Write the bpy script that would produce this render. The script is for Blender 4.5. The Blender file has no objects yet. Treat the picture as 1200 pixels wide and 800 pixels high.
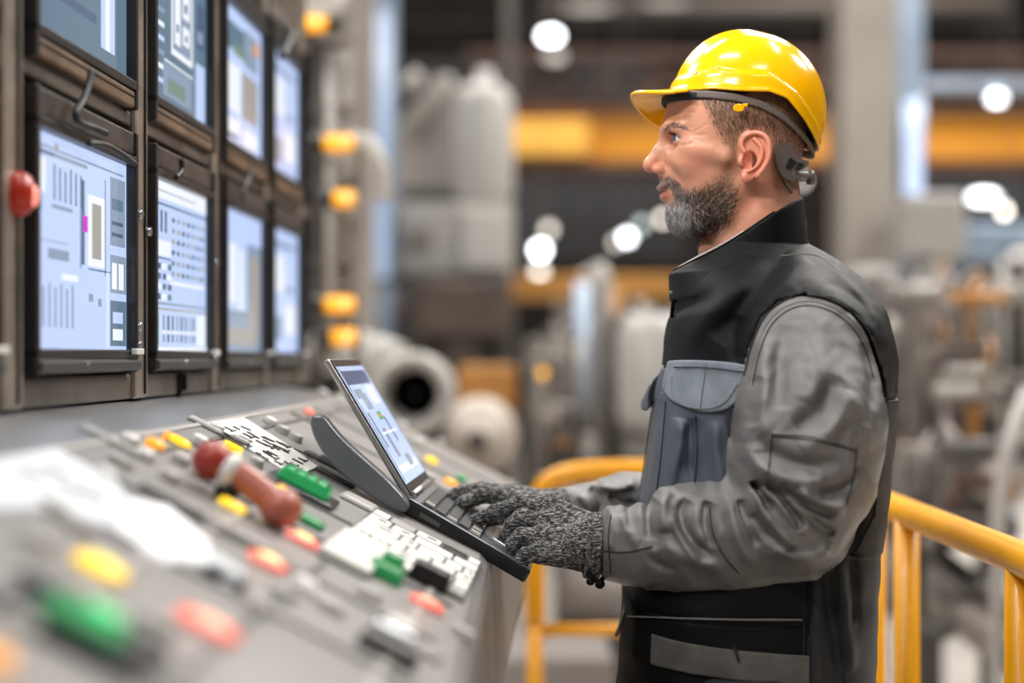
import bpy, bmesh, math, random, os
import numpy as np
from mathutils import Vector, Matrix, noise
random.seed(7); np.random.seed(7)
C = bpy.context.scene.collection
PI = math.pi
F = 1800.0; CX, CY = 600.0, 418.0; CAMH = 1.36
CAM = np.array([0, 0, CAMH])
def at(px, py, y):
    """point at distance y in front of the camera station, seen along direction (px,py)"""
    return np.array([(px-CX)*y/F, y, CAMH-(py-CY)*y/F])
# ---------------------------------------------------------------- materials
MATS = {}
def srgb(c):
    if isinstance(c, str):
        c = tuple(int(c[i:i+2], 16)/255 for i in (0, 2, 4))
    return tuple((v/12.92 if v <= .04045 else ((v+.055)/1.055)**2.4) for v in c)
def mat(name, col, rough=.5, metal=0., emit=None, es=0., noise_amt=0., nscale=20., bump=0., bscale=60., coat=0., sss=0., spec=.5, col2=None, detail=4):
    if name in MATS: return MATS[name]
    m = bpy.data.materials.new(name); m.use_nodes = True
    nt = m.node_tree; b = nt.nodes['Principled BSDF']
    c = srgb(col)
    b.inputs['Base Color'].default_value = (*c, 1)
    b.inputs['Roughness'].default_value = rough
    b.inputs['Metallic'].default_value = metal
    b.inputs['Specular IOR Level'].default_value = spec
    b.inputs['Coat Weight'].default_value = coat
    b.inputs['Coat Roughness'].default_value = .05
    if sss:
        b.inputs['Subsurface Weight'].default_value = sss
        b.inputs['Subsurface Radius'].default_value = (.012, .004, .002)
        b.inputs['Subsurface Scale'].default_value = .6
    if emit is not None:
        b.inputs['Emission Color'].default_value = (*srgb(emit), 1)
        b.inputs['Emission Strength'].default_value = es
    tc = None
    if noise_amt or col2 or bump:
        tc = nt.nodes.new('ShaderNodeTexCoord')
    if noise_amt or col2:
        n = nt.nodes.new('ShaderNodeTexNoise'); n.inputs['Scale'].default_value = nscale; n.inputs['Detail'].default_value = detail
        nt.links.new(tc.outputs['Object'], n.inputs['Vector'])
        r = nt.nodes.new('ShaderNodeValToRGB')
        r.color_ramp.elements[0].position = .35; r.color_ramp.elements[1].position = .68
        c2 = srgb(col2) if col2 else tuple(min(1, v*(1+noise_amt)) for v in c)
        c1 = c if col2 else tuple(v*(1-noise_amt) for v in c)
        r.color_ramp.elements[0].color = (*c1, 1); r.color_ramp.elements[1].color = (*c2, 1)
        nt.links.new(n.outputs['Fac'], r.inputs['Fac']); nt.links.new(r.outputs['Color'], b.inputs['Base Color'])
    if bump:
        n2 = nt.nodes.new('ShaderNodeTexNoise'); n2.inputs['Scale'].default_value = bscale; n2.inputs['Detail'].default_value = 3
        nt.links.new(tc.outputs['Object'], n2.inputs['Vector'])
        bp = nt.nodes.new('ShaderNodeBump'); bp.inputs['Strength'].default_value = bump; bp.inputs['Distance'].default_value = .002
        nt.links.new(n2.outputs['Fac'], bp.inputs['Height']); nt.links.new(bp.outputs['Normal'], b.inputs['Normal'])
    MATS[name] = m
    return m
def emat(name, col, es, base='101010', rough=.3):
    return mat(name, base, rough=rough, emit=col, es=es)
# ---------------------------------------------------------------- objects
def tag(o, label, cat, group=None):
    o['label'] = label; o['category'] = cat
    if group: o['group'] = group
    return o
def thing(name, label, cat, loc, group=None):
    o = bpy.data.objects.new(name, None); C.objects.link(o)
    o.location = tuple(float(v) for v in loc); o.empty_display_size = .05
    return tag(o, label, cat, group)
def wloc(o):
    l = Vector((0, 0, 0))
    while o is not None:
        l = l + o.location; o = o.parent
    return l
ID = (np.zeros(3), np.eye(3))
class MB:
    """collects shapes in world space; build() links them as one mesh object"""
    def __init__(s, frame=None):
        s.v = []; s.f = []; s.m = []; s.sm = []; s.n = 0; s.frame = frame or ID
    def add(s, vs, fs, mi=0, smooth=False):
        o, B = s.frame
        w = np.asarray(vs, float) @ B + o
        s.v.append(w); s.f += [tuple(i+s.n for i in f) for f in fs]
        s.m += [mi]*len(fs); s.sm += [smooth]*len(fs); s.n += len(w); return s
    def box(s, c, d, mi=0, rz=0, taper=1.):
        x, y, z = (v/2 for v in d)
        vs = np.array([[sx*x*(taper if sz > 0 else 1), sy*y*(taper if sz > 0 else 1), sz*z] for sx in (-1, 1) for sy in (-1, 1) for sz in (-1, 1)])
        if rz:
            cr, sr = math.cos(rz), math.sin(rz); R = np.array([[cr, sr, 0], [-sr, cr, 0], [0, 0, 1]]); vs = vs@R
        return s.add(vs+np.array(c), [(0, 1, 3, 2), (4, 6, 7, 5), (0, 4, 5, 1), (2, 3, 7, 6), (0, 2, 6, 4), (1, 5, 7, 3)], mi)
    def box2(s, a, b, mi=0):
        a = np.array(a, float); b = np.array(b, float)
        return s.box((a+b)/2, np.abs(b-a), mi)
    def tube(s, pts, r, n=16, mi=0, cap=True, smooth=True, closed=False):
        pts = [np.array(p, float) for p in pts]; k = len(pts)
        rs = r if hasattr(r, '__len__') else [r]*k
        vs = []; up = None
        for i, p in enumerate(pts):
            if closed: t = pts[(i+1) % k]-pts[i-1]
            else: t = pts[min(i+1, k-1)]-pts[max(i-1, 0)]
            t = t/ (np.linalg.norm(t)+1e-12)
            if up is None:
                a = np.array([0, 0, 1.]) if abs(t[2]) < .9 else np.array([1., 0, 0])
                up = np.cross(t, a); up /= np.linalg.norm(up)
            up = up-t*np.dot(up, t); up /= np.linalg.norm(up)
            w = np.cross(t, up)
            for j in range(n):
                a = 2*PI*j/n
                vs.append(p+rs[i]*(up*math.cos(a)+w*math.sin(a)))
        fs = []
        for i in range(k if closed else k-1):
            i2 = (i+1) % k
            for j in range(n):
                fs.append((i*n+j, i*n+(j+1) % n, i2*n+(j+1) % n, i2*n+j))
        s.add(vs, fs, mi, smooth)
        if cap and not closed:
            s.f.append(tuple(s.n-k*n+j for j in range(n))); s.f.append(tuple(s.n-n+j for j in range(n)))
            s.m += [mi, mi]; s.sm += [False, False]
        return s
    def cyl(s, c, r, h, axis=2, n=24, mi=0, r2=None):
        c = np.array(c, float); d = np.zeros(3); d[axis] = h/2
        return s.tube([c-d, c+d], [r, r if r2 is None else r2], n, mi)
    def lathe(s, c, prof, axis=2, n=32, mi=0, smooth=True):
        """prof: (radius, height) pairs round an axis through c"""
        c = np.array(c, float); vs = []; k = len(prof)
        a1, a2 = [(1, 2), (2, 0), (0, 1)][axis]
        for (r, h) in prof:
            for j in range(n):
                a = 2*PI*j/n; v = np.zeros(3); v[axis] = h; v[a1] = r*math.cos(a); v[a2] = r*math.sin(a); vs.append(c+v)
        fs = [(i*n+j, i*n+(j+1) % n, (i+1)*n+(j+1) % n, (i+1)*n+j) for i in range(k-1) for j in range(n)]
        s.add(vs, fs, mi, smooth)
        for e in (0, k-1):
            if prof[e][0] > 1e-6:
                s.f.append(tuple(s.n-k*n+e*n+j for j in range(n))); s.m.append(mi); s.sm.append(False)
        return s
    def sphere(s, c, r, mi=0, n=20):
        r = np.array(r if hasattr(r, '__len__') else [r]*3, float)
        vs = []; m = n//2
        for i in range(m+1):
            t = PI*i/m
            for j in range(n):
                a = 2*PI*j/n
                vs.append(np.array(c)+r*np.array([math.sin(t)*math.cos(a), math.sin(t)*math.sin(a), math.cos(t)]))
        fs = [(i*n+j, i*n+(j+1) % n, (i+1)*n+(j+1) % n, (i+1)*n+j) for i in range(m) for j in range(n)]
        return s.add(vs, fs, mi, True)
    def prism(s, poly, z0, z1, mi=0, smooth=False):
        """poly in local xy, extruded z0..z1"""
        n = len(poly)
        vs = [(x, y, z0) for x, y in poly]+[(x, y, z1) for x, y in poly]
        fs = [tuple(range(n)), tuple(range(n, 2*n))]+[(i, (i+1) % n, n+(i+1) % n, n+i) for i in range(n)]
        return s.add(vs, fs, mi, smooth)
    def pill(s, c, a, b, z0, z1, mi=0, dome=0, n=10):
        """stadium outline length a (x), width b (y)"""
        L = max(a, b); Wd = min(a, b)/2; d = (L/2-Wd)
        def ring(k):
            o = []
            for i in range(n+1):
                t = -PI/2+PI*i/n; o.append((d+k*Wd*math.cos(t), k*Wd*math.sin(t)))
            for i in range(n+1):
                t = PI/2+PI*i/n; o.append((-d+k*Wd*math.cos(t), k*Wd*math.sin(t)))
            if b > a: o = [(-y, x) for x, y in o]
            return o
        rings = [(ring(1), z0), (ring(1), z1)]
        if dome:
            rings += [(ring(.85), z1+dome*.6), (ring(.5), z1+dome)]
        vs = []; N = len(rings[0][0])
        for r, z in rings: vs += [(c[0]+x, c[1]+y, z) for x, y in r]
        fs = [(i*N+j, i*N+(j+1) % N, (i+1)*N+(j+1) % N, (i+1)*N+j) for i in range(len(rings)-1) for j in range(N)]
        fs += [tuple(range(N)), tuple((len(rings)-1)*N+j for j in range(N))]
        return s.add(vs, fs, mi, False)
    def build(s, name, mats, parent=None, bevel=0, origin=None, segs=2, weld=True):
        V = np.concatenate(s.v) if s.v else np.zeros((0, 3))
        if parent is not None: base = np.array(wloc(parent)); loc = np.zeros(3)
        else:
            loc = np.array(origin) if origin is not None else np.array([(V[:, 0].min()+V[:, 0].max())/2, (V[:, 1].min()+V[:, 1].max())/2, V[:, 2].min()])
            base = loc
        me = bpy.data.meshes.new(name); me.from_pydata((V-base).tolist(), [], s.f)
        if not isinstance(mats, (list, tuple)): mats = [mats]
        for m in mats: me.materials.append(m)
        me.polygons.foreach_set('material_index', s.m); me.polygons.foreach_set('use_smooth', s.sm)
        bm = bmesh.new(); bm.from_mesh(me)
        if weld: bmesh.ops.remove_doubles(bm, verts=bm.verts, dist=1e-6)
        bmesh.ops.recalc_face_normals(bm, faces=bm.faces); bm.to_mesh(me); bm.free(); me.update()
        o = bpy.data.objects.new(name, me); C.objects.link(o); o.location = tuple(loc) if parent is None else (0, 0, 0); o.parent = parent
        if bevel:
            md = o.modifiers.new('bevel', 'BEVEL'); md.width = bevel; md.segments = segs; md.limit_method = 'ANGLE'; md.angle_limit = math.radians(40); md.harden_normals = False
        return o
def struct(o): o['kind'] = 'structure'; return o
# ---------------------------------------------------------------- sculpting: distance fields meshed with surface nets
def sm_min(a, b, k):
    if k <= 0: return np.minimum(a, b)
    h = np.clip(.5+.5*(b-a)/k, 0, 1); return b*(1-h)+a*h-k*h*(1-h)
def sm_max(a, b, k): return -sm_min(-a, -b, k)
def ell(P, c, r, R=None):
    q = P-np.asarray(c)
    if R is not None: q = q@R
    r = np.asarray(r, float); k0 = np.linalg.norm(q/r, axis=1); k1 = np.linalg.norm(q/(r*r), axis=1)+1e-12
    return k0*(k0-1)/k1
def rcone(P, a, b, ra, rb):
    a = np.asarray(a, float); b = np.asarray(b, float); ab = b-a
    t = np.clip((P-a)@ab/(ab@ab+1e-12), 0, 1)
    return np.linalg.norm(P-a-t[:, None]*ab, axis=1)-(ra+(rb-ra)*t)
def chain(P, pts, rs, k=.01):
    d = None
    for i in range(len(pts)-1):
        e = rcone(P, pts[i], pts[i+1], rs[i], rs[i+1]); d = e if d is None else sm_min(d, e, k)
    return d
def rbox(P, c, h, r=0, R=None):
    q = P-np.asarray(c)
    if R is not None: q = q@R
    q = np.abs(q)-(np.asarray(h)-r)
    return np.linalg.norm(np.maximum(q, 0), axis=1)+np.minimum(q.max(1), 0)-r
def poly2d(X, Z, poly):
    """signed distance to a 2D polygon"""
    poly = np.asarray(poly, float); n = len(poly); d = np.full(X.shape, 1e9); s = np.ones(X.shape)
    for i in range(n):
        a = poly[i]; b = poly[(i+1) % n]; e = b-a
        wx = X-a[0]; wz = Z-a[1]; t = np.clip((wx*e[0]+wz*e[1])/(e@e+1e-12), 0, 1)
        d = np.minimum(d, (wx-t*e[0])**2+(wz-t*e[1])**2)
        c1 = (a[1] <= Z) & (b[1] > Z); c2 = (a[1] > Z) & (b[1] <= Z); cr = e[0]*wz-e[1]*wx
        s = np.where((c1 & (cr > 0)) | (c2 & (cr < 0)), -s, s)
    return np.sqrt(d)*s
def line2d(X, Z, pts):
    """distance to an open 2D polyline and the running parameter 0..1"""
    pts = np.asarray(pts, float); d = np.full(X.shape, 1e9); T = np.zeros(X.shape); n = len(pts)-1
    for i in range(n):
        a = pts[i]; b = pts[i+1]; e = b-a
        wx = X-a[0]; wz = Z-a[1]; t = np.clip((wx*e[0]+wz*e[1])/(e@e+1e-12), 0, 1)
        q = np.hypot(wx-t*e[0], wz-t*e[1]); T = np.where(q < d, (i+t)/n, T); d = np.minimum(d, q)
    return d, T
def smooth_poly(pts, it=2, closed=True):
    pts = [tuple(p) for p in pts]
    for _ in range(it):
        o = []; n = len(pts)
        for i in range(n if closed else n-1):
            a = pts[i]; b = pts[(i+1) % n]
            o += [tuple(.75*x+.25*y for x, y in zip(a, b)), tuple(.25*x+.75*y for x, y in zip(a, b))]
        if not closed: o = [pts[0]]+o+[pts[-1]]
        pts = o
    return pts
def nets(f, lo, hi, h, proj=2, B=4, lip=1.4):
    lo = np.array(lo, float); hi = np.array(hi, float)
    nb = np.ceil((hi-lo)/(h*B)).astype(int); n = nb*B+1
    bi = np.stack(np.meshgrid(*[np.arange(k) for k in nb], indexing='ij'), -1).reshape(-1, 3)
    bc = lo+(bi+.5)*B*h
    fb = np.concatenate([f(bc[i:i+200000]) for i in range(0, len(bc), 200000)])
    act = np.abs(fb) < B*h*.87*lip+h
    G = np.repeat(np.repeat(np.repeat(fb.reshape(nb), B, 0), B, 1), B, 2)
    G = np.pad(G, ((0, 1), (0, 1), (0, 1)), mode='edge').astype(np.float64)
    M = np.zeros(n, bool); ab = bi[act]*B
    offs = np.stack(np.meshgrid(*[np.arange(B+1)]*3, indexing='ij'), -1).reshape(-1, 3)
    idx = (ab[:, None, :]+offs[None]).reshape(-1, 3); M[idx[:, 0], idx[:, 1], idx[:, 2]] = True
    q = np.argwhere(M); vals = np.empty(len(q))
    for i in range(0, len(q), 300000): vals[i:i+300000] = f(lo+q[i:i+300000]*h)
    G[q[:, 0], q[:, 1], q[:, 2]] = vals
    ins = G < 0
    cnt = np.zeros(n-1, np.int8); cor = [(i, j, k) for i in (0, 1) for j in (0, 1) for k in (0, 1)]
    for (i, j, k) in cor: cnt += ins[i:n[0]-1+i, j:n[1]-1+j, k:n[2]-1+k]
    cells = np.argwhere((cnt > 0) & (cnt < 8))
    vid = -np.ones(n-1, np.int64); vid[cells[:, 0], cells[:, 1], cells[:, 2]] = np.arange(len(cells))
    acc = np.zeros((len(cells), 3)); w = np.zeros(len(cells))
    cv = {c: G[cells[:, 0]+c[0], cells[:, 1]+c[1], cells[:, 2]+c[2]] for c in cor}
    for c in cor:
        for ax in range(3):
            if c[ax]: continue
            e = list(c); e[ax] = 1; e = tuple(e); a = cv[c]; b = cv[e]; mk = (a < 0) != (b < 0)
            t = np.where(mk, a/(np.where(mk, a-b, 1)), 0); p = np.tile(np.array(c, float), (len(cells), 1)); p[:, ax] += t
            acc += p*mk[:, None]; w += mk
    V = lo+(cells+acc/w[:, None])*h
    quads = []
    for ax in range(3):
        a1, a2 = (ax+1) % 3, (ax+2) % 3
        sl0 = [slice(None)]*3; sl1 = [slice(None)]*3; sl0[ax] = slice(0, -1); sl1[ax] = slice(1, None)
        for a in (a1, a2): sl0[a] = slice(1, -1); sl1[a] = slice(1, -1)
        A = ins[tuple(sl0)]; Bq = ins[tuple(sl1)]; E = np.argwhere(A != Bq)
        sgn = A[E[:, 0], E[:, 1], E[:, 2]]
        o = np.zeros(3, int); o[a1] = 1; o[a2] = 1; E = E+o
        d1 = np.zeros(3, int); d1[a1] = 1; d2 = np.zeros(3, int); d2[a2] = 1
        g = lambda e: vid[e[:, 0], e[:, 1], e[:, 2]]
        q4 = np.stack([g(E-d1-d2), g(E-d2), g(E), g(E-d1)], 1)
        q4 = np.where(sgn[:, None], q4, q4[:, ::-1]); quads.append(q4)
    Q = np.concatenate(quads); Q = Q[(Q >= 0).all(1)]
    for _ in range(proj):
        e = h*.25; f0 = f(V); g = np.stack([f(V+np.eye(3)[i]*e)-f0 for i in range(3)], 1)/e
        gg = (g*g).sum(1)+1e-6; st = -(f0/np.maximum(gg, .15))[:, None]*g
        ln = np.linalg.norm(st, axis=1, keepdims=True); st *= np.minimum(1, .6*h/(ln+1e-12)); V = V+st
    return V, Q
def sculpt(name, f, lo, hi, h, mats, parent=None, proj=2, faces=None, attrs=None, smooth_it=0, lip=1.4, extra=None):
    V, Q = nets(f, lo, hi, h, proj, lip=lip)
    if extra is not None:
        V2, Q2 = extra; Q = np.concatenate([Q, Q2+len(V)]); V = np.concatenate([V, V2])
    return mesh_np(name, V, Q, mats, parent, faces, attrs, smooth_it)
def mesh_np(name, V, Q, mats, parent=None, faces=None, attrs=None, smooth_it=0):
    base = np.array(wloc(parent)) if parent is not None else np.array([(V[:, 0].min()+V[:, 0].max())/2, (V[:, 1].min()+V[:, 1].max())/2, V[:, 2].min()])
    me = bpy.data.meshes.new(name); me.vertices.add(len(V)); me.vertices.foreach_set('co', (V-base).astype(np.float32).ravel())
    k = Q.shape[1]
    me.loops.add(len(Q)*k); me.loops.foreach_set('vertex_index', Q.astype(np.int32).ravel())
    me.polygons.add(len(Q)); me.polygons.foreach_set('loop_start', np.arange(0, len(Q)*k, k, dtype=np.int32))
    if not isinstance(mats, (list, tuple)): mats = [mats]
    for m in mats: me.materials.append(m)
    if faces is not None:
        cen = V[Q].mean(1); me.polygons.foreach_set('material_index', faces(cen).astype(np.int32))
    me.update(calc_edges=True); me.validate()
    me.polygons.foreach_set('use_smooth', [True]*len(me.polygons))
    if attrs:
        for nm, fn in attrs.items():
            a = me.attributes.new(nm, 'FLOAT', 'POINT'); a.data.foreach_set('value', fn(V).astype(np.float32))
    o = bpy.data.objects.new(name, me); C.objects.link(o); o.parent = parent
    if parent is None: o.location = tuple(base)
    if smooth_it:
        md = o.modifiers.new('smooth', 'SMOOTH'); md.factor = .5; md.iterations = smooth_it
    return o
def ball(V):
    return V
TH = math.atan(81/1800)
U = np.array([math.sin(TH), math.cos(TH), 0]); Nn = np.array([math.cos(TH), -math.sin(TH), 0]); ZZ = np.array([0, 0, 1.])
def wp(X, u, v): return CAM+U*u-Nn*X+ZZ*v
def ray(px, py): return np.array([(px-CX)/F, 1, (CY-py)/F])
def on_wall(px, py, X):
    d = ray(px, py); p = d*(-X/(Nn@d)); return U@p, p[2]
def on_slope(px, py, lift=0):
    """(X,u) on the sloping control face"""
    d = ray(px, py); t = (-.319+lift)/(d[2]+.5*(Nn@d)); p = d*t; return -(Nn@p), U@p
# frame of the rack wall: x = along the wall away from the viewer, y = out into the room, z = up
def wframe(X=0.0): return (CAM-Nn*X, np.array([U, Nn, ZZ]))
SD = (Nn-.5*ZZ); SD /= np.linalg.norm(SD); SN = np.cross(U, SD); SN = SN if SN[2] > 0 else -SN
def sframe(px, py):
    X, u = on_slope(px, py); return (wp(X, u, -.319+.5*X), np.array([SD, U, SN]))
# ---- materials
m_rack = mat('rack_steel', '7b736c', .42, .55, noise_amt=.35, nscale=9, bump=.15)
m_rack2 = mat('rack_post_steel', 'a3978b', .3, .5, noise_amt=.3, nscale=14)
m_bez = mat('monitor_black', '2a2827', .35, noise_amt=.3, nscale=12)
m_bezb = mat('monitor_bronze', '7a6350', .4, .1, noise_amt=.35, nscale=10)
m_dkplastic = mat('dark_plastic', '444445', .4)
m_cable = mat('cable_rubber', '0e0e0f', .5)
m_con = mat('console_grey', '8f8b88', .38, .25, noise_amt=.14, nscale=5, bump=.05)
m_con2 = mat('console_side', '736d67', .4, .3, noise_amt=.25, nscale=6)
m_shelf = mat('shelf_grey', '8f9091', .32, .45, noise_amt=.12, nscale=3)
m_white = mat('white_plastic', 'e6e4df', .35)
m_wlab = mat('white_label', 'ece9e2', .45)
m_blk = mat('black_plastic', '111112', .3)
m_gry = mat('grey_key', 'b7b3ad', .35)
m_dgry = mat('dark_grey_key', '55534f', .4)
m_silver = mat('brushed_silver', 'b9bcc0', .25, .9)
S_BG = emat('screen_pale_blue', 'bdd0f8', 1.08, rough=.15)
S_BG2 = emat('screen_slate', '6c879c', .85, rough=.15)
S_W = emat('screen_white', 'eef3fb', 1.05, rough=.15)
S_D = emat('screen_dark_blue', '5b7092', .8, rough=.15)
S_G = emat('screen_grey', '98abc4', .85, rough=.15)
S_GR = emat('screen_green', '35c36b', .7, rough=.15)
S_M = emat('screen_magenta', 'd42fd0', 1., rough=.15)
S_A = emat('screen_amber', 'f0a63a', .9, rough=.15)
S_BE = emat('screen_beige', 'b9b4ae', .8, rough=.15)
SM = [S_BG, S_BG2, S_W, S_D, S_G, S_GR, S_M, S_A, S_BE, emat('screen_dull_green', '86a394', .8, rough=.15)]
# ---- rack
rack = thing('monitor_rack', 'grey steel rack wall that holds the columns of process monitors', 'rack', wp(.62, 1.2, -.06))
WX = .6
def WF(): return MB(wframe(WX))
U0, U1 = .35, 3.36
MB(wframe(WX)).box2((U0, -.16, -.056), (U1, -.045, .98)).build('back_panel', m_rack, rack, bevel=.004)
cols = []
spec_px = [(42, 155), (181, 247), (264, 311), (320, 353)]
for a, b in spec_px:
    ua = on_wall(a, 300, WX-.012)[0]; ub = on_wall(b, 300, WX-.012)[0]; cols.append((ua, ub))
print('cols', cols)
w0 = cols[0][1]-cols[0][0]
first = cols[0][0]
cols = [(first-.47*2-.01, first-.47*2+w0-.01), (first-.475, first-.475+w0)]+cols
for i in range(len(cols)+1):
    if i == 0: c = cols[0][0]-.05
    elif i == len(cols): c = cols[-1][1]+.035
    else: c = (cols[i-1][1]+cols[i][0])/2
    o = WF().box2((c-.030, -.05, -.056), (c+.030, .010, .98)).build('post', m_rack2, rack, bevel=.005)
    WF().box2((c+.008, .010, -.05), (c+.013, .0125, .97)).build('channel_strip', m_blk, rack, bevel=.001)
for v0, v1 in ((-.056, -.022), (.305, .325), (.66, .69)):
    WF().box2((U0, -.048, v0), (U1, .004, v1)).build('rail', m_rack, rack, bevel=.004)
m = WF()
for (uu, vv) in ((cols[2][1]+.035, .19), (cols[3][1]+.03, .15), (cols[2][1]+.03, .04), (cols[2][1]+.03, .015), (cols[3][0]-.03, .17), (cols[3][1]+.03, -.005)):
    WF().cyl((uu, .012, vv), .006, .008, axis=1, n=12).build('bolt', m_silver, rack)
# rounded end cheek of the rack (black edge)
m = MB(wframe(WX)); pl = []
ue = U1+.005
for (uu, vv) in smooth_poly([(ue-.11, .72), (ue-.03, .65), (ue, .58), (ue, .3), (ue, -.05)], 2, False): pl.append(np.array([uu, -.02, vv]))
m.tube(pl, .016, 10); m.build('edge_gasket', m_blk, rack)
WF().box2((U1-.09, -.05, -.056), (U1, -.02, .6)).build('end_cheek', m_dkplastic, rack, bevel=.006)
# latch under second column
m = WF(); uc = (cols[3][0]+cols[3][1])/2
m.box2((uc-.012, -.02, -.056), (uc+.016, .010, -.024)); m.box2((uc-.004, -.01, -.05), (uc+.006, .016, -.026)); m.build('latch', m_blk, rack, bevel=.002)
# ---- monitors
def screen_ui(kind, w, h, rng):
    """list of (x,y,w,h,material) rectangles, fractions of the screen, y up"""
    R = []
    if kind == 'bars':      # large pale schematic
        for i in range(6): R.append((.22+i*.052, .70, .016, .17-.01*(i % 3), 3))
        for i in range(7): R.append((.06+i*.055, .10, .02, .21-.02*(i % 2), 4))
        R += [(.06, .93, .9, .012, 4), (.05, .90, .2, .018, 3), (.22, .9, .33, .02, 4), (.2, .66, .2, .02, 4), (.05, .64, .06, .08, 4)]
        R += [(.49, .42, .03, .42, 3), (.475, .40, .012, .46, 1), (.56, .42, .18, .36, 2), (.60, .46, .1, .28, 8), (.74, .38, .01, .5, 1), (.56, .40, .25, .008, 3)]
        R += [(.80, .55, .18, .36, 4), (.82, .60, .13, .02, 3), (.82, .66, .13, .02, 3), (.82, .74, .13, .06, 1), (.80, .3, .19, .2, 4), (.82, .32, .06, .14, 2), (.9, .32, .06, .14, 2)]
        R += [(.02, .72, .12, .16, 2), (.8, .02, .19, .24, 1), (.83, .05, .12, .06, 2), (.83, .14, .12, .06, 0), (.77, .01, .008, .40, 2), (.3, .33, .15, .03, 2), (.56, .24, .05, .04, 4), (.66, .22, .04, .04, 4)]
        R += [(.05, .5, .3, .006, 4), (.08, .56, .008, .12, 4), (.16, .42, .2, .05, 4)]
        R.append((.50, .585, .05, .08, 6))
        R.append((.22, .935, .035, .03, 8))
    elif kind == 'table':
        R += [(0, .9, 1, .1, 2), (0, .86, 1, .012, 3), (0, .94, .8, .008, 4)]
        for i in range(4): R.append((.04+i*.07, .70, .035, .13, 3))
        for r in range(6):
            for c in range(7):
                R.append((.36+c*.088, .45+r*.065, .055, .028, [4, 8, 3, 1][(r*3+c) % 4]))
        for r in range(4):
            for c in range(3): R.append((.12+c*.085, .3+r*.06, .06, .035, [3, 2, 1][(r+c) % 3]))
        R += [(.12, .56, .22, .09, 2), (.12, .54, .22, .01, 3), (.36, .40, .6, .02, 2), (0, .27, 1, .015, 4), (0, .24, 1, .012, 8), (.04, .04, .1, .18, 5)]
        for c in range(8): R += [(.2+c*.075, .05, .04, .16, [4, 3, 1][c % 3]), (.2+c*.075, .10, .05, .02, 2)]
        R += [(.84, .03, .13, .2, 2), (0, 0, 1, .02, 2)]
    elif kind == 'plan':
        R += [(.0, 0, 1, 1, 1), (.36, .34, .38, .56, 2), (.39, .38, .32, .48, 4), (.42, .42, .1, .4, 2), (.56, .45, .12, .12, 2), (.56, .62, .12, .2, 2), (.45, .5, .04, .05, 3), (.59, .66, .05, .06, 3), (.6, .48, .04, .04, 3)]
        for i in range(9): R.append((.04, .12+i*.085, .2, .03, [0, 2, 4][i % 3]))
        R += [(.76, 0, .012, 1, 4), (.80, 0, .17, .4, 0), (.22, .06, .5, .2, 4), (.30, .09, .3, .09, 9), (.24, .27, .5, .012, 2), (.0, .0, .12, .08, 2), (.8, .5, .16, .3, 3), (.83, .54, .1, .08, 4)]
    elif kind == 'soft':
        R += [(0, 0, 1, 1, 0), (.06, .7, .5, .2, 1), (.10, .1, .35, .5, 2), (.5, .25, .4, .35, 8), (.55, .65, .35, .28, 4), (.80, .80, .13, .1, 7), (.3, .68, .3, .08, 9), (.55, .06, .35, .12, 2), (.08, .06, .3, .03, 3), (.14, .2, .27, .06, 0)]
    elif kind == 'wash':
        R += [(0, 0, 1, 1, 4), (.0, .8, 1, .2, 0), (.12, .3, .5, .5, 0), (.2, .35, .16, .42, 2), (.68, .1, .26, .62, 8), (.1, .05, .8, .12, 8), (.42, .3, .1, .44, 2)]
    elif kind == 'pale':
        R += [(0, 0, 1, 1, 0), (.2, .5, .3, .3, 2), (.55, .15, .35, .25, 2), (.1, .1, .35, .2, 4), (.1, .86, .8, .05, 4), (.55, .5, .3, .05, 4)]
    elif kind == 'slate':
        R += [(0, 0, 1, 1, 1), (.1, .6, .4, .3, 3), (.7, .1, .16, .7, 0), (.05, .38, .6, .05, 4), (.15, .2, .5, .05, 3), (.55, .9, .3, .05, 4), (.05, .8, .12, .08, 2), (.75, .1, .05, .9, 2), (.3, .48, .35, .04, 0)]
    return R
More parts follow.
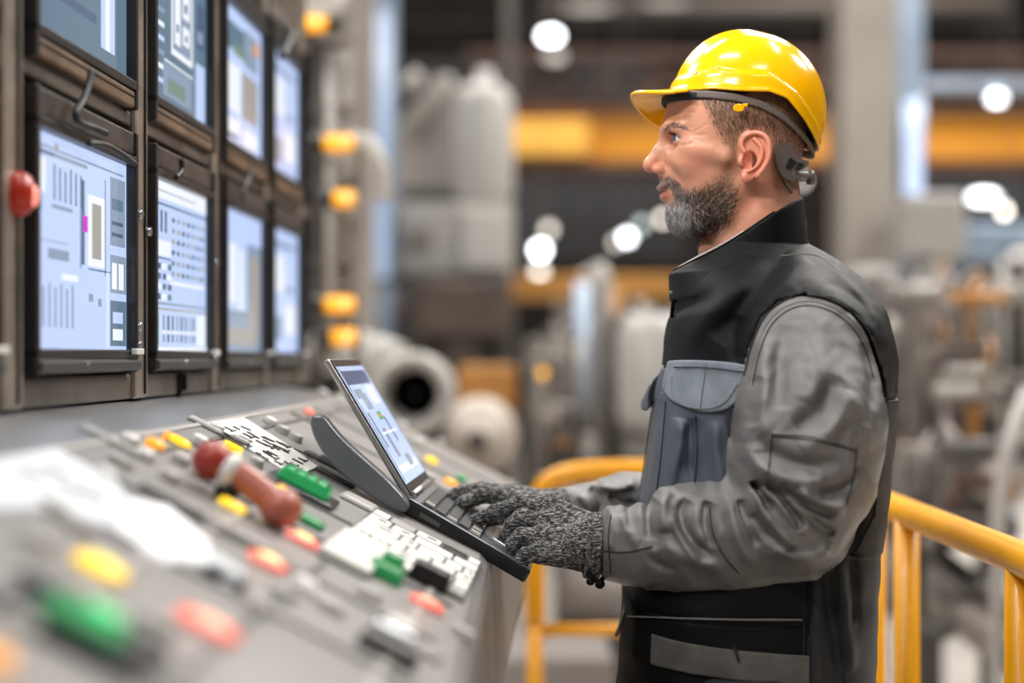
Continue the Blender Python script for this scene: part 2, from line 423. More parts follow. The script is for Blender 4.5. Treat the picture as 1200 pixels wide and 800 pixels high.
def monitor(ci, row, kind, label, cabl=False):
    ua, ub = cols[ci]; v0, v1 = (.009, .25) if row == 0 else (.361, .597)
    t = thing('wall_monitor', label, 'monitor', wp(WX-.0, (ua+ub)/2, v0-.03), 'process monitors mounted in the steel rack')
    D = .018
    lo, hi = ((-.022, .298) if row == 0 else (.322, .645))
    f = WF()
    e = .013
    # bezel as four bars + back
    f.box2((ua-e, -.03, lo), (ub+e, .0, hi))
    f.build('housing', m_bez, t, bevel=.005)
    fb = WF()
    fb.box2((ua-e, 0, lo+.002), (ua, D, hi-.004)); fb.box2((ub, 0, lo+.002), (ub+e*.8, D, hi-.004))
    fb.box2((ua-e, 0, v1), (ub+e*.8, D, v1+.012)); fb.box2((ua-e, 0, v0-.012), (ub+e*.8, D, v0))
    fb.build('bezel', m_bez, t, bevel=.002)
    if row == 0:
        g = WF(); g.box2((ua-.004, .001, v1+.014), (ub+.004, D*.8, hi-.004)); g.build('top_strip', mat('visor_grey', '4a433e', .4, .2, noise_amt=.4, nscale=30), t, bevel=.003)
        g = WF(); g.box2((ua-e+.003, .0, lo+.004), (ub+.01, D*1.25, v0-.012)); g.build('chin', m_dkplastic, t, bevel=.004)
        g = WF(); g.box2((ub-.03, D*1.1, v0-.006), (ub+.004, D*1.5, v0+.002)); g.build('badge_plate', m_white, t, bevel=.001)
        g = WF(); g.cyl(((ua*.6+ub*.4), D*1.25, (lo+v0-.012)/2+.004), .003, .004, axis=1, n=10); g.build('power_button', m_silver, t)
    else:
        g = WF(); g.box2((ua-.004, .001, lo+.004), (ub+.004, D*.85, v0-.013)); g.build('chin', m_bezb, t, bevel=.003)
        g = WF(); g.box2((ua, D*.85, lo+.017), (ub, D*.85+.001, lo+.019)); g.build('groove', m_blk, t)
        g = WF(); g.box2((ua-.004, .001, v1+.014), (ub+.004, D*.8, hi-.004)); g.build('top_strip', m_bez, t, bevel=.003)
    s = WF(); w = ub-ua; h = v1-v0
    s.box2((ua, 0, v0), (ub, .004, v1), 0)
    rng = random.Random(ci*7+row)
    for k, (x, y, a, b, mi) in enumerate(screen_ui(kind, w, h, rng)):
        a = min(a, 1-x); b = min(b, 1-y); dz = .0042+k*.00002
        s.add([(ua+x*w, dz, v0+y*h), (ua+(x+a)*w, dz, v0+y*h), (ua+(x+a)*w, dz, v0+(y+b)*h), (ua+x*w, dz, v0+(y+b)*h)], [(0, 1, 2, 3)], mi)
    s.build('screen', SM, t)
    gl = WF(); gl.box2((ua, .0105, v0), (ub, .0115, v1)); 
    return t
K = ['soft', 'slate', 'slate', 'plan', 'soft', 'pale']; KL = ['pale', 'pale', 'bars', 'table', 'wash', 'pale']
upl = {1: 'upper wall monitor cut off at the left edge, above the cut-off lower one',
       2: 'upper wall monitor with slate screen, directly above the large pale schematic monitor',
       3: 'upper wall monitor showing a white floor plan drawing and a green box',
       4: 'upper wall monitor with blurred pale screen and small orange square in its corner',
       5: 'upper wall monitor farthest away at the rounded end of the rack'}
lol = {1: 'lower wall monitor cut off at the left edge of the picture, beside the red lamp',
       2: 'large lower wall monitor with pale blue schematic and a magenta dot',
       3: 'lower wall monitor showing a dense table of figures and a green bar',
       4: 'lower wall monitor with washed out grey screen, under the orange square one',
       5: 'lower wall monitor farthest away, plain pale blue, at the end of the rack'}
for ci in range(1, 6):
    monitor(ci, 1, K[ci], upl[ci]); monitor(ci, 0, KL[ci], lol[ci])
# loose cables on the monitors (parts of the rack)
for path, r in (([(107, 84), (104, 100), (98, 118), (90, 128), (88, 138), (96, 146), (112, 150), (124, 156)], .0042), ([(104, 168), (122, 168), (140, 178), (158, 192)], .0035),
        ([(294, 196), (292, 208), (285, 222), (284, 236)], .004), ([(212, 186), (214, 200), (206, 208)], .004), ([(342, 40), (338, 52), (330, 66)], .008)):
    pts = []
    for (a, b) in path:
        uu, vv = on_wall(a, b, WX-.03); pts.append((uu, .03, vv))
    WF().tube(smooth_poly(pts, 2, False), r, 8).build('cable', m_cable, rack)
# red lamp on the post left of the big monitor
uR, vR = on_wall(31, 227, WX-.02)
rl = thing('alarm_lamp', 'small red oval alarm lamp on the rack post left of the big schematic monitor', 'lamp', wp(WX-.0, uR, vR-.01))
WF().sphere((uR, .012, vR), (.022, .018, .024)).build('lens', mat('red_lens', '9c2412', .3, emit='b8301c', es=.22), rl)
WF().sphere((uR+.002, .026, vR-.002), (.010, .006, .012)).build('bulb', mat('pink_bulb', 'ff9a8c', .25, emit='ff8d80', es=.9), rl)
WF().cyl((uR, -.006, vR), .02, .012, axis=1).build('socket', m_blk, rl)
# ---- console
con = thing('control_console', 'long grey sloping control console covered with lit buttons below the monitors', 'console', (wp(.4, 1.6, 0)[0], wp(.4, 1.6, 0)[1], 0))
def hX(X): return -.319+.5*X
CU0, CU1 = .35, 3.08
def sect(u, Xf):
    v0 = -.0555
    return [wp(.62, u, v0), wp(.48, u, -.079), wp(Xf+.012, u, hX(Xf+.012)), wp(Xf+.002, u, hX(Xf)-.006), wp(Xf-.002, u, hX(Xf)-.02), wp(Xf-.012, u, -.45), wp(Xf+.04, u, -.60), wp(Xf+.09, u, -1.36), wp(.62, u, -1.36)]
def Xfront(u):
    X = np.interp(u, [.35, 1.276, 2.0, 3.08], [.062, .0964, .119, .122]); return X
S = [sect(u, Xfront(u)) for u in (CU0, 1.0, 1.5, 2.0, 2.5, CU1)]
m = MB(); n = len(S[0]); fs = []
for i in range(len(S)-1):
    for j in range(n): fs.append((i*n+j, i*n+(j+1) % n, (i+1)*n+(j+1) % n, (i+1)*n+j))
fs += [tuple(range(n)), tuple((len(S)-1)*n+j for j in range(n))]
def fm(f): return 0
m.add(np.concatenate([np.array(s) for s in S]), fs)
m.m = [1 if (k < (len(S)-1)*n and (k % n) in (4, 5, 6, 7, 8)) else (2 if (k < (len(S)-1)*n and k % n == 0) else 0) for k in range(len(fs))]
co = m.build('housing', [m_con, m_con2, m_shelf], con, bevel=.004)
# seam along the shelf and orange paint wear near the front
def sl(px, py): return sframe(px, py)
def cbar(X0, X1, u0, u1, h0, h1, mt, name='trim_strip', bev=.0015):
    """bar on the slope given lateral offsets X0>X1 and stations u0..u1"""
    c = wp((X0+X1)/2, (u0+u1)/2, hX((X0+X1)/2)); fr = (c, np.array([SD, U, SN]))
    L = (X0-X1)/math.cos(math.atan(.5))
    return MB(fr).box2((-L/2, -(u1-u0)/2, h0), (L/2, (u1-u0)/2, h1)).build(name, mt, con, bevel=bev)
def lit(name, col, es, base): return mat(name, base, .25, emit=col, es=es)
L_Y = lit('lamp_yellow', 'ffd21e', 1.0, 'd9a800'); L_YI = lit('lamp_yellow_core', 'fff27a', 1.1, 'f0d860')
L_R = lit('lamp_red', 'f58070', .8, 'c84a38'); L_RI = lit('lamp_red_core', 'ffdc80', 1.3, 'f0c080')
L_P = lit('lamp_pink_core', 'f7b08c', .9, 'f0b090')
L_O = lit('lamp_orange', 'f7a62c', .9, 'e09020'); L_G = lit('lamp_green', '2fae62', .35, '1f8a4c'); L_GI = lit('lamp_green_core', '55d684', .9, '40b070')
m_red = mat('red_knob', 'a5301f', .35, coat=.3); m_red2 = mat('red_lever', 'b0604c', .4, coat=.3)
def lamp(px, py, a, b, outer, inner=None, name='indicator_light', h=.006, fr_in=.5, bez=True):
    fr = sl(px, py)
    if inner is not None: a *= 1.15; b *= 1.25; fr_in = .55
    if bez:
        base = MB(fr).pill((0, 0), a*1.12, b*1.2, 0, h*.4).build('lamp_bezel', m_gry, con)
    o = MB(fr).pill((0, 0), a, b, 0, h, dome=.003).build(name, outer, con)
    if inner is not None:
        MB(fr).pill((0, 0), a*fr_in, b*fr_in, h, h+.0035, dome=.0012).build('glowing_core', inner, o)
    return o
lamp(115, 670, .036, .026, L_Y, L_YI)
lamp(240, 738, .043, .026, L_R, L_P)
lamp(311, 663, .034, .022, L_R, L_RI)
lamp(352, 637, .032, .020, L_R, L_RI)
lamp(498, 712, .032, .018, L_R, L_P)
lamp(361, 486, .020, .014, L_R)
lamp(361, 486, .010, .008, L_P, bez=False, h=.008)
lamp(505, 541, .024, .020, L_Y, bez=False)
lamp(527, 567, .024, .018, L_O, bez=False)
lamp(519, 590, .018, .012, L_O, bez=False)
lamp(270, 597, .030, .020, L_Y)
lamp(207, 521, .030, .018, L_Y)
lamp(196, 516, .014, .012, L_O, bez=False)
lamp(271, 528, .026, .010, L_Y, bez=False)
lamp(180, 524, .022, .018, L_O, bez=False)
lamp(-8, 780, .020, .020, L_O)
lamp(465, 744, .030, .020, m_white, name='push_button', h=.012)
lamp(355, 688, .024, .018, m_white, name='push_button', h=.006)
for (x, y) in ((168, 538), (196, 563), (120, 560), (210, 543), (232, 520), (330, 507), (345, 516), (315, 497), (252, 505), (470, 500), (445, 478), (490, 520), (455, 520), (150, 520), (298, 545), (545, 590), (420, 470), (400, 468), (378, 463), (515, 520)):
    lamp(x, y, .020, .018, m_white if (x+y) % 3 else m_gry, name='push_button', h=.008)
for (x, y) in ((255, 548), (140, 545), (222, 600), (60, 600), (330, 700), (385, 715), (300, 715), (420, 640), (280, 520), (500, 560), (540, 745), (90, 620), (40, 640), (180, 735), (20, 735), (500, 770), (430, 700)):
    lamp(x, y, .026, .014, m_gry, name='push_button', h=.006)
# green lit blocks in black trays
def block(px, py, a, b, h, mt, tray=None, name='green_key', rot=0, ribs=0):
    fr = sl(px, py)
    if tray:
        t = MB(fr); A, B = tray
        t.box2((-A/2, -B/2, 0), (A/2, B/2, .008)); tr = t.build('key_tray', m_blk, con, bevel=.003); par = tr; z0 = .008
    else: par = con; z0 = 0
    g = MB(fr).box((0, 0, z0+h/2), (a, b, h), taper=.88).build(name, mt, par, bevel=.004, segs=3)
    for i in range(ribs):
        x = -a/2+a*(i+.5)/ribs
        MB(fr).box((x, 0, z0+h), (.0022, b*.8, .003)).build('rib', m_blk, g)
    return g
m_grn = lit('green_key_dark', '2a9a50', .15, '2a8a50')
block(352, 578, .066, .042, .016, L_G, (.086, .066), ribs=5)
block(350, 608, .06, .026, .008, m_grn)
block(540, 562, .02, .03, .008, L_G)
block(449, 676, .040, .040, .014, m_grn)
block(455, 668, .026, .022, .018, m_grn)
block(500, 684, .046, .034, .020, m_blk, name='black_key')
block(92, 745, .058, .042, .008, m_grn, (.100, .080))
lamp(108, 748, .022, .018, L_GI, bez=False, h=.018)
block(262, 680, .040, .022, .008, m_blk, name='black_key')
block(452, 768, .055, .024, .014, m_dgry, name='lever_key')
block(452, 760, .045, .016, .020, m_silver, name='lever_key')
def patch(pts, h, mt, name, par=None):
    o, Bm = sl(*pts[0]); loc = []
    for q in pts:
        X, u = on_slope(*q); w = wp(X, u, hX(X))-o; loc.append((w@SD, w@U))
    return MB((o, Bm)).prism(loc, 0, h).build(name, mt, par or con, bevel=.001)
# label plates with marks
def plate(px, py, a, b, name, mt, seed=0, rows=0, cols_=0, h=.003, rot=0):
    fr = sl(px, py); o, Bm = fr
    if rot:
        cr, sr = math.cos(rot), math.sin(rot); Bm = np.array([Bm[0]*cr+Bm[1]*sr, -Bm[0]*sr+Bm[1]*cr, Bm[2]]); fr = (o, Bm)
    p = MB(fr).box2((-a/2, -b/2, 0), (a/2, b/2, h)).build(name, mt, con, bevel=.001); return p, fr
fr = sl(308, 524); p = patch([(240, 497), (285, 491), (335, 522), (372, 549), (345, 560), (325, 548)], .003, m_wlab, 'label_plate')
rg = random.Random(3); m = MB(fr)
for i in range(38):
    x = rg.uniform(-.05, .05); y = rg.uniform(-.10, .10); l = rg.uniform(.008, .022)
    m.box((x, y, .0036), (l, .006, .0012), rz=rg.choice((0, .5, -.4, .25)))
    if i % 3 == 0: m.box((x+l/2, y+.003, .0036), (.0022, .026, .0012))
m.build('printed_marks', m_blk, p)
# keypad sheet near the man's hands
q4 = [on_slope(*q) for q in ((432, 600), (548, 655), (540, 693), (398, 650))]
print('keypad', q4)
kc = on_slope(478, 650); ka = .150; kb_ = .30
p, fr = plate(486, 648, ka, kb_, 'keypad_plate', m_dgry)
rg = random.Random(5)
rows = [(-.125, .040), (-.080, .044), (-.032, .044), (.016, .046), (.066, .046), (.115, .042)]
for ri, (y, hb) in enumerate(rows):
    x = -.072
    while x < .066:
        w = rg.choice((.022, .034, .048)) if ri % 2 else rg.choice((.03, .05, .062))
        w = min(w, .073-x)
        mt = m_wlab if rg.random() > .18 else rg.choice((m_blk, m_gry))
        k = MB(fr).box2((x+.0012, y-hb/2+.003, .003), (x+w-.0012, y+hb/2-.003, .006)).build('key', mt, p, bevel=.0008)
        if mt is m_wlab and rg.random() > .4:
            MB(fr).box((x+w*.6, y, .0063), (w*.35, .005, .0008), rz=.15).build('key_mark', m_blk, k)
        x += w+.001
p, fr = plate(415, 652, .056, .17, 'white_key_bank', m_dgry)
for i in range(4): MB(fr).box((0, -.063+i*.042, .006), (.054, .034, .008)).build('key', m_wlab, p, bevel=.001)
# white legend panels in the foreground, emission painted in for reflected light
m_refl = mat('white_reflect_glow', 'c9ccce', .35, emit='e6eaee', es=.22)
m_refl2 = mat('white_reflect_glow_bright', 'e4e4e4', .3, emit='ffffff', es=.45)
p = patch([(-70, 560), (62, 528), (135, 566), (158, 606), (128, 622), (60, 600), (-60, 600)], .004, m_refl, 'legend_panel')
for (x, y) in ((32, 560), (60, 558), (80, 578), (105, 585)):
    MB(sl(x, y)).box((0, 0, .005), (.02, .008, .002), rz=.4).build('legend_mark', m_gry, p)
patch([(140, 586), (195, 596), (245, 640), (240, 662), (190, 660), (128, 618)], .004, m_refl2, 'legend_panel')
patch([(246, 646), (282, 672), (290, 690), (268, 690), (236, 664)], .004, m_refl, 'legend_panel')
# grooves and raised strips running down the slope and along it
for (u, a, b) in ((.9, .44, .14), (1.18, .46, .13), (1.36, .46, .13), (1.55, .40, .13), (1.72, .46, .135), (2.42, .46, .14), (2.62, .46, .14), (2.85, .46, .14)):
    cbar(a, b, u-.004, u+.004, 0, .0025, m_dgry, 'panel_seam', .0008)
for (X, u0, u1, mt) in ((.44, .6, 3.0, m_dgry), (.33, .6, 1.9, m_gry), (.245, .6, 1.55, m_dgry), (.155, .6, 1.7, m_gry), (.47, .5, 3.05, m_gry)):
    cbar(X+.003, X-.003, u0, u1, 0, .002, mt, 'panel_seam', .0008)
for (x, y, a, b, mt) in ((392, 560, .06, .03, m_dgry), (420, 590, .05, .05, m_gry), (385, 545, .08, .018, m_dgry), (372, 700, .05, .02, m_gry), (240, 500, .05, .02, m_gry), (60, 690, .05, .02, m_dgry), (130, 520, .08, .012, m_gry), (200, 590, .07, .012, m_dgry), (280, 630, .08, .010, m_gry)):
    block(x, y, a, b, .006, mt, name='cover_plate')
block(398, 552, .075, .020, .010, m_dkplastic, name='cover_plate')
# red pull handle: knob, lever, white ring painting the highlight between them
fr = sl(262, 585); o, Bm = fr
kn = MB(fr).sphere((-.028, .004, .028), (.020, .022, .021)).build('red_knob', m_red, con)
kn2 = MB(fr).lathe((-.007, .002, .028), [(.0, -.008), (.014, -.008), (.019, -.002), (.019, .002), (.015, .008), (0, .008)], axis=0).build('highlight_ring', m_white, con)
MB(fr).tube(smooth_poly([(-.002, .002, .028), (.020, .000, .026), (.042, -.004, .022), (.052, -.006, .020)], 2, False), [.014, .013, .0125, .012, .013, .015, .017, .018, .018][:len(smooth_poly([(0, 0)]*4, 2, False))] if False else .0145, 20).build('red_lever', m_red2, con)
MB(fr).sphere((.056, -.008, .020), (.022, .022, .020)).build('red_bulb', m_red2, con)
MB(fr).cyl((0, 0, .010), .012, .02).build('pivot', m_blk, con)
fr = sl(321, 592); MB(fr).sphere((0, 0, .012), (.011, .011, .012)).build('indicator_light', L_Y, con)
# curved dark bracket behind the laptop
br = thing('curved_bracket', 'dark grey curved plastic bracket on the console behind the laptop lid', 'bracket', wp(.26, 1.965, hX(.26)))
prof_px = [(362, 487), (366, 512), (384, 540), (412, 566), (446, 590), (474, 603), (480, 592), (458, 566), (430, 541), (404, 518), (388, 500), (378, 486)]
pts = []
for q in smooth_poly(prof_px, 2):
    d = ray(*q); t = 1.95/(U@d); p = d*t; pts.append((p@Nn, p[2]))
MB((CAM+U*1.95, np.array([Nn, ZZ, U]))).prism(pts, 0, .030).build('arm', mat('bracket_grey', '6a6d72', .3, .3), br, bevel=.003)
pp = [(.36, 2.18), (.33, 2.19), (.30, 2.20)]
# ---- laptop
lap = thing('laptop', 'small silver laptop with blue screen on the console edge under the gloved hands', 'laptop', wp(.145, 2.11, hX(.145)))
hz = lambda X: -.186-.58*(.222-X)
dB = (Nn-.58*ZZ); dB /= np.linalg.norm(dB); nB = np.cross(U, dB); nB = nB if nB[2] > 0 else -nB
LU0, LU1 = 1.985, 2.245; BL = .182
org = wp(.222, LU0, -.186); LW = LU1-LU0
bf = (org, np.array([dB, U, nB]))
m_lapb = mat('laptop_black', '141416', .3, coat=.3); m_lapd = mat('laptop_deck', '8e9298', .3, .7); m_laps = mat('laptop_silver', 'b4b2ae', .28, .85)
MB(bf).box2((-.006, 0, -.018), (BL, LW, 0)).build('base', m_lapb, lap, bevel=.003)
MB(bf).box2((-.002, .002, 0), (BL-.002, LW-.002, .002)).build('deck', m_lapd, lap, bevel=.0006)
MB(bf).box2((.02, -.0005, -.012), (.05, .002, -.006)).build('port', m_dgry, lap)
MB(bf).box2((.085, -.0008, -.013), (.15, .002, -.009)).build('drive_slot', m_blk, lap)
kb = random.Random(1)
kbm = MB(bf).box2((.014, .014, .002), (.105, LW-.014, .0025)).build('keyboard_well', m_blk, lap)
for r in range(5):
    for c in range(13):
        x0 = .016+r*.0176; y0 = .016+c*.0176
        MB(bf).box((x0+.008, y0+.008, .004), (.0150, .0150, .0028), taper=.9).build('key', kb.choice((m_dgry, m_dkplastic, m_gry)) if c < 4 or r == 4 else m_dkplastic, lap)
MB(bf).box2((.118, .075, .002), (BL-.012, .185, .0027)).build('touchpad', mat('touchpad_silver', 'c7ccd3', .12, .9), lap, bevel=.0005)
hl = np.array([.11*-1, .18]); ll = .211
dL = (-Nn*.108+ZZ*.1794); dL /= np.linalg.norm(dL); nL = np.cross(dL, U); nL = nL if nL@Nn > 0 else -nL   # faces the man
lf = (org+nB*.004, np.array([dL, U, nL]))
MB(lf).box2((-.002, 0, -.008), (ll, LW, 0)).build('lid', m_laps, lap, bevel=.003)
MB(lf).box2((.002, .003, 0), (ll-.003, LW-.003, .0015)).build('screen_frame', m_blk, lap, bevel=.0006)
s = MB(lf); sx0, sx1, sy0, sy1 = .018, ll-.014, .010, LW-.010; sw = sx1-sx0; sh = sy1-sy0
s.box2((sx0, sy0, .0012), (sx1, sy1, .0018), 0)
for k, (x, y, a, b, mi) in enumerate([(.84, .05, .12, .9, 3), (.72, .1, .08, .3, 4), (.62, .25, .14, .22, 4), (.52, .45, .07, .16, 5), (.54, .47, .03, .10, 7), (.3, .1, .3, .08, 4), (.2, .3, .25, .12, 4), (.08, .1, .06, .8, 2), (.32, .62, .22, .06, 3), (.1, .55, .1, .2, 4), (.66, .62, .16, .22, 2), (.4, .25, .02, .6, 2), (.02, .02, .96, .03, 1)]):
    dz = .00182+k*.00002
    s.add([(sx0+x*sw, sy0+y*sh, dz), (sx0+(x+a)*sw, sy0+y*sh, dz), (sx0+(x+a)*sw, sy0+(y+b)*sh, dz), (sx0+x*sw, sy0+(y+b)*sh, dz)], [(0, 1, 2, 3)], mi)
s.build('screen', SM, lap)
MB(bf).tube([(-.002, .02, .003), (-.002, LW-.02, .003)], .006, 12).build('hinge', m_laps, lap)
# docking wedge under the laptop
dk = MB(bf)
pr = []
for x in (-.01, BL-.03): pass
w = thing('laptop_dock', 'black wedge dock between the laptop and the console face', 'dock', wp(.145, 2.11, hX(.145)))
d = []
for (X, up) in ((.228, None), (.085, None)):
    d.append((X, hX(X), hz(X)-.0215))
vs = []; 
for u in (LU0+.004, LU1-.01):
    for X, lo_, hi_ in [(.236, hX(.236), hz(.236)-.021), (.122, hX(.122), hz(.122)-.021)]:
        vs += [wp(X, u, lo_), wp(X, u, hi_)]
MB().add(vs, [(0, 1, 3, 2), (4, 6, 7, 5), (0, 4, 5, 1), (2, 3, 7, 6), (0, 2, 6, 4), (1, 5, 7, 3)]).build('wedge', m_blk, w)
YH = 2.07; M = YH/F
def H(px, py, d=0): return at(px, py, YH+d*M)
YB = 2.08
# ---- skin
def skin_material():
    m = bpy.data.materials.new('skin'); m.use_nodes = True; nt = m.node_tree; b = nt.nodes['Principled BSDF']; L = nt.links
    tc = nt.nodes.new('ShaderNodeTexCoord')
    def noise_(s, d=4):
        n = nt.nodes.new('ShaderNodeTexNoise'); n.inputs['Scale'].default_value = s; n.inputs['Detail'].default_value = d; L.new(tc.outputs['Object'], n.inputs['Vector']); return n
    def mix(a, bb, fac):
        x = nt.nodes.new('ShaderNodeMix'); x.data_type = 'RGBA'
        for sock, v in ((x.inputs[6], a), (x.inputs[7], bb)):
            if isinstance(v, tuple): sock.default_value = (*v, 1)
            else: L.new(v, sock)
        if isinstance(fac, float): x.inputs[0].default_value = fac
        else: L.new(fac, x.inputs[0])
        return x.outputs[2]
    def attr(n):
        a = nt.nodes.new('ShaderNodeAttribute'); a.attribute_name = n; return a.outputs['Fac']
    n1 = noise_(22); n2 = noise_(160, 2)
    c = mix(srgb('e0a585'), srgb('c98768'), n1.outputs['Fac'])
    c = mix(c, srgb('dd8068'), attr('flush'))
    c = mix(c, srgb('5d4332'), attr('stubble'))
    c = mix(c, srgb('a9604f'), attr('lips'))
    L.new(c, b.inputs['Base Color'])
    b.inputs['Roughness'].default_value = .42
    b.inputs['Subsurface Weight'].default_value = .12; b.inputs['Subsurface Radius'].default_value = (.01, .004, .002); b.inputs['Subsurface Scale'].default_value = .5
    bp = nt.nodes.new('ShaderNodeBump'); bp.inputs['Strength'].default_value = .25; bp.inputs['Distance'].default_value = .0006
    L.new(n2.outputs['Fac'], bp.inputs['Height']); L.new(bp.outputs['Normal'], b.inputs['Normal'])
    return m
m_skin = skin_material()
def eye_c(s): return H(799, 162, 27*s)
EARP = smooth_poly([(867, 176), (868, 164), (876, 155), (888, 153), (899, 158), (905, 170), (904, 185), (897, 198), (888, 208), (878, 214), (869, 212), (867, 204), (871, 196), (868, 186)], 2)
def ear_sdf(P, s):
    d = -58 - 0  # base depth in px at the ear root
    # px coordinates of the points on the flared ear plane
    yy = P[:, 1]; X = (P[:, 0]*F/yy+CX); Z = ((CAMH-P[:, 2])*F/yy+CY)
    if s > 0:   # the far ear mirrors the near one
        ym = 2*YH-yy; X = (P[:, 0]*F/YH+CX); Z = ((CAMH-P[:, 2])*F/YH+CY); yy = ym; X = (X-CX)*(YH/(YH-.08))+CX; Z = (Z-CY)*(YH/(YH-.08))+CY
    dep = (yy-YH)/M
    pl = -67-(X-868)*.42
    out = poly2d(X, Z, EARP)
    plate = sm_max(out+1.5, np.abs(dep-(pl+3))-3.0, 2.)
    hd, ht = line2d(X, Z, smooth_poly([(874, 180), (868, 172), (870, 162), (878, 156), (889, 155), (898, 160), (902, 171), (901, 185), (895, 197), (887, 206)], 2, False))
    rim = np.hypot(hd, dep-(pl-2))-3.0
    ad, at_ = line2d(X, Z, smooth_poly([(884, 163), (893, 172), (893, 184), (887, 195), (877, 200)], 2, False))
    anti = np.hypot(ad, dep-(pl-1.5))-2.6
    lobe = np.sqrt(((X-875)/7)**2+((Z-207)/8)**2+((dep-(-68))/5)**2)*5-5
    tr = np.sqrt(((X-869)/5)**2+((Z-189)/7)**2+((dep-(-69))/5)**2)*5-5
    f = sm_min(plate, rim, 2.5); f = sm_min(f, anti, 2); f = sm_min(f, lobe, 3); f = sm_min(f, tr, 2.)
    con = np.sqrt(((X-879)/8.5)**2+((Z-188)/11)**2+((dep-(-72))/7)**2)*7-7
    f = sm_max(f, -con, 2)
    root = np.sqrt(((X-874)/10)**2+((Z-186)/22)**2+((dep-(-60))/9)**2)*8-8
    f = sm_min(f, sm_max(root, -con, 1), 3)
    return f*M
def _fl(p, a, w):
    return ([(H(x, y)[0], H(x, y)[2]) for x, y in smooth_poly(p, 2, False)], a*M*.6, w*M)
FACE = [_fl([(777, 192), (784, 200), (791, 210), (796, 222)], -1.6, 2.6), _fl([(781, 190), (792, 200), (800, 214)], .9, 4),
    _fl([(806, 163), (813, 160), (822, 154)], -.6, 1.2), _fl([(807, 166), (814, 167), (823, 166)], -.6, 1.2), _fl([(806, 170), (813, 174), (820, 178)], -.5, 1.2),
    _fl([(790, 171), (798, 173), (806, 170)], .9, 2.2), _fl([(786, 175), (795, 178), (806, 176)], -.8, 1.6), _fl([(787, 155), (796, 153), (806, 158)], -.7, 1.2),
    _fl([(784, 132), (800, 130), (815, 134)], -.5, 1.5), _fl([(784, 139), (798, 138), (812, 142)], -.5, 1.5), _fl([(798, 186), (812, 184), (828, 188)], 1.0, 8)]
def head_sdf(P):
    f = ell(P, H(862, 146), np.array([83, 72, 92])*M)          # cranium (x, depth, height)
    f = sm_min(f, ell(P, H(826, 190), np.array([46, 52, 66])*M), 22*M)
    f = sm_min(f, ell(P, H(838, 222), np.array([46, 50, 40])*M), 16*M)
    for s in (-1, 1):
        f = sm_min(f, chain(P, [H(868, 218, 44*s), H(850, 246, 38*s), H(806, 262, 12*s)], np.array([13, 12, 14])*M, 8*M), 14*M)
        f = sm_min(f, ell(P, H(808, 190, 34*s), np.array([19, 15, 14])*M), 16*M)
        f = sm_min(f, chain(P, [H(808, 172, 46*s), H(850, 184, 60*s)], np.array([6, 5])*M, 3*M), 14*M)   # cheek bone
    f = sm_min(f, ell(P, H(797, 222), np.array([20, 26, 24])*M), 14*M)
    f = sm_min(f, ell(P, H(800, 252), np.array([19, 22, 20])*M), 12*M)
    f = sm_min(f, chain(P, [H(795, 151, -38), H(785, 149, -26), H(781, 152, -8), H(781, 152, 8), H(785, 149, 26), H(795, 151, 38)], np.array([7, 7.5, 6, 6, 7.5, 7])*M, 4*M), 10*M)
    for s in (-1, 1):
        f = sm_max(f, -ell(P, H(786, 166, 27*s), np.array([15, 15, 9.5])*M), 8*M)
        f = sm_min(f, ell(P, H(806, 176, 30*s), np.array([12, 12, 5])*M), 8*M)
    # nose
    f = sm_min(f, ell(P, H(782, 188), np.array([13, 12, 20])*M), 5*M)
    f = sm_min(f, chain(P, [H(782, 160), H(771, 178), H(764, 190)], np.array([6, 6.5, 8])*M, 3*M), 7*M)
    f = sm_min(f, ell(P, H(762, 194), np.array([8.5, 9, 8.5])*M), 4*M)
    for s in (-1, 1):
        f = sm_min(f, ell(P, H(773, 198.5, 8.5*s), np.array([8, 5.5, 6])*M), 4*M)
        f = sm_max(f, -ell(P, H(767, 205.5, 6*s), np.array([5, 2.6, 2.6])*M), 2*M)
    f = sm_min(f, ell(P, H(779, 207), np.array([8, 9, 8])*M), 5*M)
    # lips
    f = sm_min(f, ell(P, H(779, 220), np.array([8.5, 16, 5.5])*M), 4*M)
    f = sm_min(f, ell(P, H(781, 230.5), np.array([8, 15, 5.8])*M), 4*M)
    f = sm_max(f, -ell(P, H(769, 225.5), np.array([10, 24, 1.1])*M), 1.5*M)
    f = sm_max(f, -ell(P, H(773, 240), np.array([5, 14, 4])*M), 4*M)
    # neck
    nk = chain(P, [H(890, 200), H(888, 260), H(893, 330)], np.array([44, 53, 62])*M, 10*M)
    nk = sm_min(nk, ell(P, H(826, 292), np.array([8, 10, 16])*M), 10*M)
    f = sm_min(f, nk, 14*M)
    # eyelids
    for s in (-1, 1):
        c = eye_c(s); e = ell(P, c, np.array([11.6]*3)*M)
        q = P-c; op = np.minimum(.42*(-q[:, 0])+1.5*M-q[:, 2], q[:, 2]+.30*(-q[:, 0])+1.5*M)
        op = np.minimum(op, -q[:, 0]+.1*M)
        e = sm_max(e, op, 1*M)
        f = sm_min(f, e, 2.5*M)
        # clear the opening in front of the eyeball
        cut = sm_max(ell(P, c, np.array([14]*3)*M), -op, .5*M)
        f = sm_max(f, -cut, 1*M)
    for pts, amp, w in FACE:
        k = (np.abs(P[:, 1]-YH) > .008); o = np.zeros(len(P)); o[k] = strokes(P[k], [(pts, amp, w)]); f = f-o
    E = np.full(len(P), 1.)
    for s in (-1, 1):
        k = (np.abs(P[:, 0]-H(885, 0)[0]) < .05) & ((P[:, 1]-YH)*s > .02)
        if k.any(): E[k] = ear_sdf(P[k], s)
    f = sm_min(f, E, 3*M)
    return f
